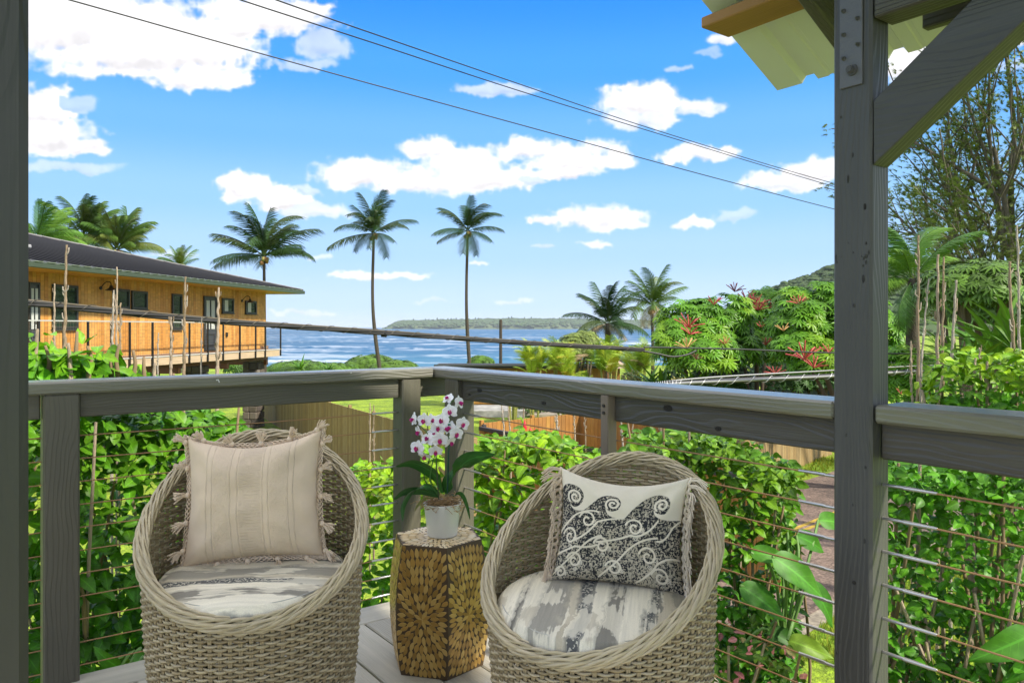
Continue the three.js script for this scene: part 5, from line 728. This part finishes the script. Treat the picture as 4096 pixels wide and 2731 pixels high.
// large glossy leaves by the road
const BIG = leafGeo(.46, .25, .28, .025, 14, .62), bigM = [[.07, .27, .02], [.10, .34, .03], [.05, .17, .02], [.24, .42, .04]].map(c => leafMat(c, .48, .25));
function bigLeaf(t, px, py, d, L, ang, tilt, k) { const p = at(px, py, d).sub(t.position), dir = V(Math.cos(ang), Math.sin(ang), tilt), m = mesh('large_leaf', BIG, bigM[k], t); m.position.copy(p); m.quaternion.copy(aim(dir, V(-Math.sin(ang) * .6, .5, .9))); m.scale.setScalar(L); const foot = V(0, 0, 0); mesh('leaf_stalk', tube(spline([foot, p.clone().lerp(foot, .4).add(V(.03, .15, .03)), p], 8), .009, 5), std([.10, .20, .04], .6), t); }
{ const t = thing('broadleaf_plant', 'plant with big glossy leaves beside the road, left of the tall post', 'plant', at(1800, 1500, 4.35).toArray()); for (const q of [[1775, 1278, 4.2, .36, -.55, .2, 1], [1700, 1345, 4.2, .30, -.5, .3, 0], [1830, 1230, 4.5, .26, -.4, -.2, 0], [1880, 1195, 4.7, .25, -.1, -.3, 1], [1790, 1150, 4.6, .25, -1.3, .2, 0], [1725, 1268, 4.3, .22, -.05, .3, 1], [1760, 1450, 4.2, .26, -.3, .4, 2], [1860, 1340, 4.4, .3, -.9, .1, 0], [1810, 1470, 4.1, .24, -.2, .4, 3], [1690, 1500, 4.1, .2, .3, .4, 2], [1765, 1130, 4.8, .2, -1.1, .1, 3]]) bigLeaf(t, ...q); }
{ const t = thing('banana_plant', 'single broad banana-like leaf entering at the bottom right corner', 'plant', at(2420, 1620, 3.0).toArray()); bigLeaf(t, 2375, 1455, 3.0, .26, 3.5, .15, 1); bigLeaf(t, 2390, 1470, 3.05, .24, 4.0, .3, 0); }
{ const t = thing('broadleaf_plant', 'low bright leaves on the ground at the foot of the left rail', 'plant', at(330, 1620, 3.3).toArray()); for (const q of [[300, 1525, 3.15, .14, .5, .3, 1], [330, 1540, 3.1, .14, 1.2, .2, 1], [355, 1550, 3.1, .12, -.2, .4, 0], [275, 1535, 3.2, .14, 2.4, .3, 1], [240, 1555, 3.2, .12, 3.2, .3, 0], [310, 1560, 3.05, .12, -1.0, .5, 1]]) bigLeaf(t, ...q); }
// blade-leaved plants
function blades(name, label, group, px, py, d, H, n, seed, mats, spread = .55, wid = .05) { const b = at(px, py, d), t = thing(name, label, 'plant', b.toArray(), 0, group), rr = rng(seed), g = blades.g ??= [leafGeo(.12, .3, .25, 0, 7, .7), leafGeo(.14, .3, .6, 0, 7, .7)]; for (let i = 0; i < n; i++) { const a = i * 2.4 + rr(), e = 1.5 - spread * Math.sqrt(i / n) * 1.6, dir = V(Math.cos(a) * Math.cos(e), Math.sin(e), Math.sin(a) * Math.cos(e)), m = mesh('blade_leaf', g[i % 2], mats[Math.floor(rr() * mats.length)], t); m.position.set(Math.cos(a) * .08 * H, 0, Math.sin(a) * .08 * H); m.quaternion.copy(aim(dir, Math.abs(dir.y) > .9 ? V(-Math.cos(a), .2, -Math.sin(a)) : up)); m.scale.setScalar(H * (.7 + .5 * rr())); } }
const strapM = [[.13, .34, .035], [.09, .26, .03], [.20, .42, .05]].map(c => leafMat(c, .4, .25));
[[1480, 905, 22, .95, 'first'], [1520, 905, 21, 1.0, ''], [1555, 910, 21, .9, ''], [1600, 910, 20, .85, ''], [1650, 905, 20, .7, '']].forEach(([px, py, d, H], i) => blades('strap_leaf_plant', ['strap-leaved plant nearest the yellow palms under the umbrella trees', 'brightest strap-leaved clump under the slack cable loop', 'strap-leaved clump with pale flowers in front of the umbrella trees', 'dark strap-leaved clump below the tree trunks', 'smallest strap-leaved clump, nearest the cable bundle'][i], 'strap-leaved plants', px, py, d, H, 26, 200 + i, strapM));
[[2235, 800, 9, .75], [2290, 760, 9.5, 1.0], [2345, 745, 8.5, .95], [2195, 770, 10, .7]].forEach(([px, py, d, H], i) => blades('broad_blade_plant', ['big fan of dark green blades behind the yellow-tipped hedge', 'tall bright blade-leaved plant in the middle behind the hedge at the right', 'blade-leaved plant cut by the right edge of the picture', 'blade-leaved plant with pale dry tips nearest the drooping palm'][i], 'blade-leaved plants at the right', px, py + 60, d, H, 20, 210 + i, [...strapM, frM.bright[1]], .6));
// rounded bushes
function bush(label, px, py, d, rx, ry, n, seed, c, lsize, geos = WG, group, nP = 30) { const b = at(px, py, d), t = thing('bush', label, 'bush', [b.x, GROUND, b.z], 0, group), rr = rng(seed), list = [], H = b.y - GROUND; for (let i = 0; i < n; i++) { const th = rr() * 6.283, u = rr() * 1.3 - .3, s = Math.sqrt(1 - u * u), k = .8 + .25 * rr() + .25 * (fbm(Math.cos(th) * 2 + seed, u * 2 + Math.sin(th), 3) - .5), nrm = V(s * Math.cos(th), u, s * Math.sin(th)), p = V(nrm.x * rx * k, H + nrm.y * ry * k, nrm.z * rx * k), g = .6 + .8 * rr(); const v = nrm.clone().add(V((rr() - .5) * .5, .7, (rr() - .5) * .5)).normalize(); list.push([p, geos === WG ? new THREE.Quaternion().setFromUnitVectors(up, v) : aim(V(rr() - .5, rr() - .4, rr() - .5), v), lsize * (.7 + .6 * rr()), [g, g, g]]); } leaves(t, 'leaf_cluster', geos, leafMat(c, .45, .25), list, nP, 'leaf_clusters'); for (let i = 0; i < 5; i++) { const a = i * 1.26; mesh('stem', tube([V(0, 0, 0), V(Math.cos(a) * rx * .3, H * .6, Math.sin(a) * rx * .3), V(Math.cos(a) * rx * .6, H, Math.sin(a) * rx * .6)], .05, 5), barkM, t); } }
const G3 = 'green bushes along the shore';
bush('rounded shore bush in front of the bent palm trunk', 850, 843, 68, 2.5, 1.1, 420, 301, [.13, .27, .03], .42, WG, G3); bush('low shore bush right of the bent palm trunk', 905, 845, 66, 2.0, .7, 260, 303, [.14, .28, .035], .40, WG, G3); bush('shore bush nearest the stone pier of the timber house', 690, 850, 60, 2.6, .75, 320, 305, [.12, .26, .03], .42, WG, G3); bush('long low shore bush between the pier and the rounded bush', 760, 850, 62, 2.2, .6, 260, 307, [.13, .28, .03], .4, WG, G3); bush('small shore bush at the foot of the straight palm', 1105, 830, 60, 1.0, .45, 130, 309, [.13, .28, .03], .35, WG, G3); bush('bush seen under the balcony of the timber house', 545, 838, 55, .9, .8, 150, 311, [.10, .24, .03], .35, WG, G3);
bush('pale yellow-green round-leaved bush below the shaggy coconut palm', 1320, 805, 31, .75, .75, 520, 313, [.26, .36, .09], .15, WG, null, 60); bush('second pale round-leaved bush among the feather palms', 1345, 785, 32, .55, .5, 260, 315, [.28, .38, .10], .14, WG, null, 30);
bush('dark green garden bush beside the concrete slab', 1210, 962, 36, .8, .75, 320, 317, [.06, .14, .025], .16, LG); bush('dark bushes beyond the lawn under the right rail', 1270, 960, 37, 1.2, .8, 420, 319, [.055, .13, .022], .16, LG); bush('cream flowering bush by the cable bundle', 1560, 888, 19, .32, .2, 160, 321, [.42, .40, .14], .10, LG, null, 40); bush('cream flowering bush left of the strap-leaved plants', 1450, 872, 22, .3, .22, 140, 323, [.42, .42, .16], .10, LG, null, 30);
bush('leafy bush behind the bare stems right of the post', 2240, 670, 11, .75, .45, 520, 327, [.13, .27, .03], .13, WG, null, 80); bush('dense bush filling the right edge below the feathery tree', 2330, 700, 13, 1.0, .7, 520, 329, [.10, .22, .028], .15, WG, null, 60);
blades('spiky_shore_plant', 'spiky-leaved shore plant beside the stone pier', 'spiky shore plants', 690, 850, 55, 1.1, 40, 331, strapM, .8); blades('spiky_shore_plant', 'spiky-leaved shore plant left of the rounded bush', 'spiky shore plants', 755, 852, 55, .9, 36, 333, strapM, .8);
[[1590, 876, 23, .65], [1660, 880, 24, .7], [1730, 872, 26, .85], [1800, 870, 27, .8], [1860, 872, 27, .85], [1920, 875, 27, .85]].forEach(([x, y, d, r], i) => bush(['dark undergrowth left of the umbrella tree trunks', 'dark undergrowth above the start of the grey wrapped cable', 'undergrowth below the middle umbrella tree', 'undergrowth left of the green shed', 'undergrowth before the green shed', 'undergrowth touching the tall post'][i], x, y, d, r * 1.5, r, 420, 360 + i, [.055, .15, .022], .17, i % 2 ? WG : LG, 'dark undergrowth beneath the umbrella trees', 30));
{ const t = thing('red_ginger', 'plant with upright red flower spikes in the light green hedge', 'flowering plant', at(1216, 1060, 6.1).toArray()), rr = rng(351), m = std([.62, .012, .03], .5); for (const [x, y, L] of [[1205, 985, .10], [1190, 995, .07], [1218, 990, .06], [1228, 995, .07], [1236, 1022, .06], [1184, 1006, .05]]) { const p = at(x, y + 12, 6).sub(t.position); mesh('flower_spike', mv(new THREE.LatheGeometry([[.0001, 0], [.012, .01], [.018, L * .5], [.012, L * .8], [.0001, L * 1.15]].map(q => new THREE.Vector2(...q)), 8), p.x, p.y, p.z), m, t); mesh('stem', tube([V(0, -.4, 0), p], .007, 5), stemMat, t); } }
// ---------- bare sticks ----------
const SD = [stemPale, std([.30, .22, .14], .9, { bumpMap: rep(grainT, 5, 5), bumpScale: .006 }), std([.42, .36, .29], .9, { bumpMap: rep(grainT, 5, 5), bumpScale: .006 })];
const ordin = ['first', 'second', 'third', 'fourth', 'fifth', 'sixth', 'seventh', 'eighth', 'ninth', 'tenth', 'eleventh', 'twelfth', 'thirteenth', 'fourteenth'];
function sticks(list, d0, foot, where, group, thick, seed) { list.forEach(([x0, y0, x1, y1, w = 1], i) => { const rr = rng(seed + i * 7), d = d0 + (rr() - .5) * .5, a = at(x0, y0, d), b = at(x1, y1, d), t = thing('bare_stem', `${i === 0 ? 'leftmost' : i === list.length - 1 ? 'rightmost' : ordin[i] + ' from left'} of the bare stems ${where}`, 'stem', [b.x, b.y, b.z], 0, group); const e = a.clone().sub(b), f = V(0, Math.min(-.05, foot - b.y), 0), R = thick * w;
    const pts = [f]; const n = 14; for (let k = 0; k <= n; k++) { const q = e.clone().multiplyScalar(k / n); q.x += (rr() - .5) * R * .7; q.z += (rr() - .5) * R * .7; pts.push(q); } mesh('stalk', tube(spline(pts, 46), q => R * (1 - .45 * q) * (1 + .22 * Math.sin(q * 60 + i) * Math.sin(q * 23 + i * 2)), 7), SD[i % 3], t);
    const L = e.length(); for (let k = 0; k < 5; k++) { const q = .12 + .8 * rr(), p = e.clone().multiplyScalar(q), s = rr() < .5 ? -1 : 1; mesh('stub', tube([p, p.clone().add(V(s * R * 1.3, R * 1.5, (rr() - .5) * R)), p.clone().add(V(s * R * 1.5, R * (2.5 + 4 * rr()), 0))], t2 => R * .5 * (1 - .4 * t2), 5), SD[(i + 1) % 3], t); } }); }
sticks([[124, 651, 124, 812, .8], [152, 562, 146, 822, 1.25], [260, 666, 257, 825, 1], [268, 613, 266, 830, .85], [276, 695, 274, 830, .8], [363, 764, 361, 850, .6], [393, 728, 392, 852, 1.1], [424, 635, 423, 850, 1.1], [463, 728, 461, 850, .6], [501, 660, 499, 852, 1.25]], 4.9, -1, 'in front of the timber house', 'bare knotty stems in front of the timber house', .0095, 400);
sticks([[2092, 783, 2096, 925, .7], [2110, 540, 2110, 925, 1.1], [2134, 640, 2116, 850, .7], [2156, 584, 2154, 925, 1.1], [2168, 590, 2166, 900, .9], [2197, 643, 2184, 880, 1], [2250, 798, 2256, 935, .7], [2319, 600, 2338, 945, 1.2], [2337, 517, 2347, 950, 1.0]], 5.0, -1, 'over the rail right of the tall post', 'bare knotty stems right of the post', .0115, 500);
sticks([[850, 925, 849, 1050, .7], [858, 930, 858, 1055, .8], [1150, 915, 1158, 990, .8], [1166, 920, 1172, 1000, .8], [1205, 920, 1200, 980, .8], [1279, 925, 1280, 1010, 1.2], [1318, 935, 1320, 990, .8], [1342, 935, 1345, 1000, .7], [1425, 935, 1432, 1060, .9], [1453, 940, 1455, 1040, .7], [1514, 955, 1520, 1040, .8], [1545, 965, 1550, 1050, .7]], 7.0, -1, 'under the rails before the board fences', 'bare stems seen under the rails', .011, 600);
// ---------- pole and wires ----------
{ const p = gAt(1150, 42, GROUND), t = thing('pole', 'plain short dark pole standing before the sea, right of the straight palm', 'pole', p.toArray()), H = EYE - (735 - HZ) / F * 42 - GROUND; mesh('pole_shaft', mv(new THREE.CylinderGeometry(.085, .10, H, 10), 0, H / 2, 0), trunkM, t); mesh('pole_top', mv(new THREE.CylinderGeometry(.06, .088, .04, 10), 0, H + .02, 0), trunkM, t); }
const wireM = std([.012, .014, .012], .5), black = std([.012, .012, .011], .7), messM = std([.09, .075, .05], .5, { metalness: .5 }), alu = std([.30, .30, .30], .35, { metalness: .7 });
function wire(label, pts, r, cat = 'wire', name = 'overhead_wire', group = 'thin overhead wires') { const c = pts.map(([x, y, d]) => at(x, y, d)), g = thing(name, label, cat, c[0].toArray(), 0, group); mesh('strand', tube(spline(c.map(p => p.sub(g.position)), 60), r, 6), wireM, g); return g; }
wire('lowest of the three thin wires crossing the sky', [[-60, -60, 9], [160, 0, 10], [570, 115, 12], [1176, 281, 15], [1600, 397, 18], [1905, 477, 21], [2040, 510, 23], [2400, 590, 27]], .0105);
wire('middle of the three thin wires crossing the sky', [[400, -52, 9], [553, 0, 10], [850, 96, 12], [1176, 203, 15], [1480, 297, 18], [1905, 425, 22], [2100, 480, 24], [2400, 560, 27]], .0105);
wire('topmost of the three thin wires crossing the sky', [[500, -50, 9], [635, 0, 10], [900, 92, 12], [1176, 187, 15], [1480, 290, 18.5], [1905, 418, 23], [2100, 465, 25], [2400, 535, 28]], .0105);
{ // thick lashed cable across the view
  const key = [[-40, 688, 5.2], [66, 697, 5.4], [500, 738, 6.4], [870, 764, 7.4], [1176, 786, 8.4], [1480, 804, 9.6]], c = spline(key.map(k => at(...k)), 220), o = c[0].clone(), g = thing('cable_bundle', 'thick black lashed cable sagging across the view in front of the sea', 'cable', o.toArray()); c.forEach(p => p.sub(o));
  const off = (r, a) => c.map((p, i) => p.clone().add(V(0, Math.sin(a + i * .12) * r, Math.cos(a + i * .12) * r)));
  for (const [r, a, R, m] of [[.012, 0, .0135, black], [.012, 2.1, .0135, black], [.012, 4.2, .0125, black]]) mesh('cable_strand', tube(off(r, a), R, 7), m, g); mesh('messenger_wire', tube(c.map(p => p.clone().add(V(0, .024, 0))), .007, 6), messM, g);
  const lash = []; const n = 900; for (let i = 0; i < n; i++) { const f = i / (n - 1) * (c.length - 1), k = Math.min(c.length - 2, Math.floor(f)), p = c[k].clone().lerp(c[k + 1], f - k), a = i / n * 34 * 6.283; lash.push(p.add(V(Math.cos(a) * .004, .006 + Math.sin(a) * .030, Math.cos(a) * .030))); } mesh('lashing_wire', tube(lash, .0025, 4), std([.10, .09, .07], .4, { metalness: .5 }), g);
  mesh('clamp', mv(new THREE.CylinderGeometry(.036, .036, .05, 10).rotateZ(1.5), ...at(882, 766, 7.45).sub(o).toArray()), black, g);
}
wire('thin grey wire running right from the end of the thick black cable, before the trees', [[1480, 797, 9.6], [1700, 802, 10.4], [1905, 810, 11.2], [2150, 812, 12.2], [2400, 810, 13]], .011, 'wire', 'service_wire', 'service wires before the trees');
{ const g = wire('slack black loop hanging below the thin grey wire', [[1478, 806, 9.6], [1510, 812, 9.65], [1545, 819, 9.7], [1580, 814, 9.8], [1600, 805, 9.85]], .012, 'cable', 'slack_cable', null); }
wire('upper of the pale wires just over the right rail', [[1450, 892, 7.6], [1560, 873, 8], [1905, 851, 9], [2150, 838, 9.8], [2400, 826, 10.5]], .009, 'wire', 'service_wire', 'service wires before the trees').children[0].material = alu;
{ const c = spline([[1500, 886, 7.6], [1560, 880, 8], [1905, 864, 9.2], [2150, 850, 10], [2400, 836, 11]].map(k => at(...k)), 80), o = c[0].clone(), g = thing('cable_bundle', 'grey wrapped cable just over the right rail, spiralled with pale wire', 'cable', o.toArray()); c.forEach(p => p.sub(o)); for (const [r, a] of [[.016, 0], [.016, 2.1], [.016, 4.2]]) mesh('cable_strand', tube(c.map(p => p.clone().add(V(0, Math.sin(a) * r, Math.cos(a) * r))), .017, 7), a ? black : std([.22, .22, .22], .4, { metalness: .4 }), g);
  const l = [], n = 800; for (let i = 0; i < n; i++) { const f = i / (n - 1) * (c.length - 1), k = Math.min(c.length - 2, Math.floor(f)), p = c[k].clone().lerp(c[k + 1], f - k), a = i / n * 40 * 6.283; l.push(p.add(V(0, Math.sin(a) * .036, Math.cos(a) * .036))); } mesh('spiral_wire', tube(l, .004, 4), std([.5, .5, .48], .35, { metalness: .5 }), g); }
renderer.render(scene, camera);
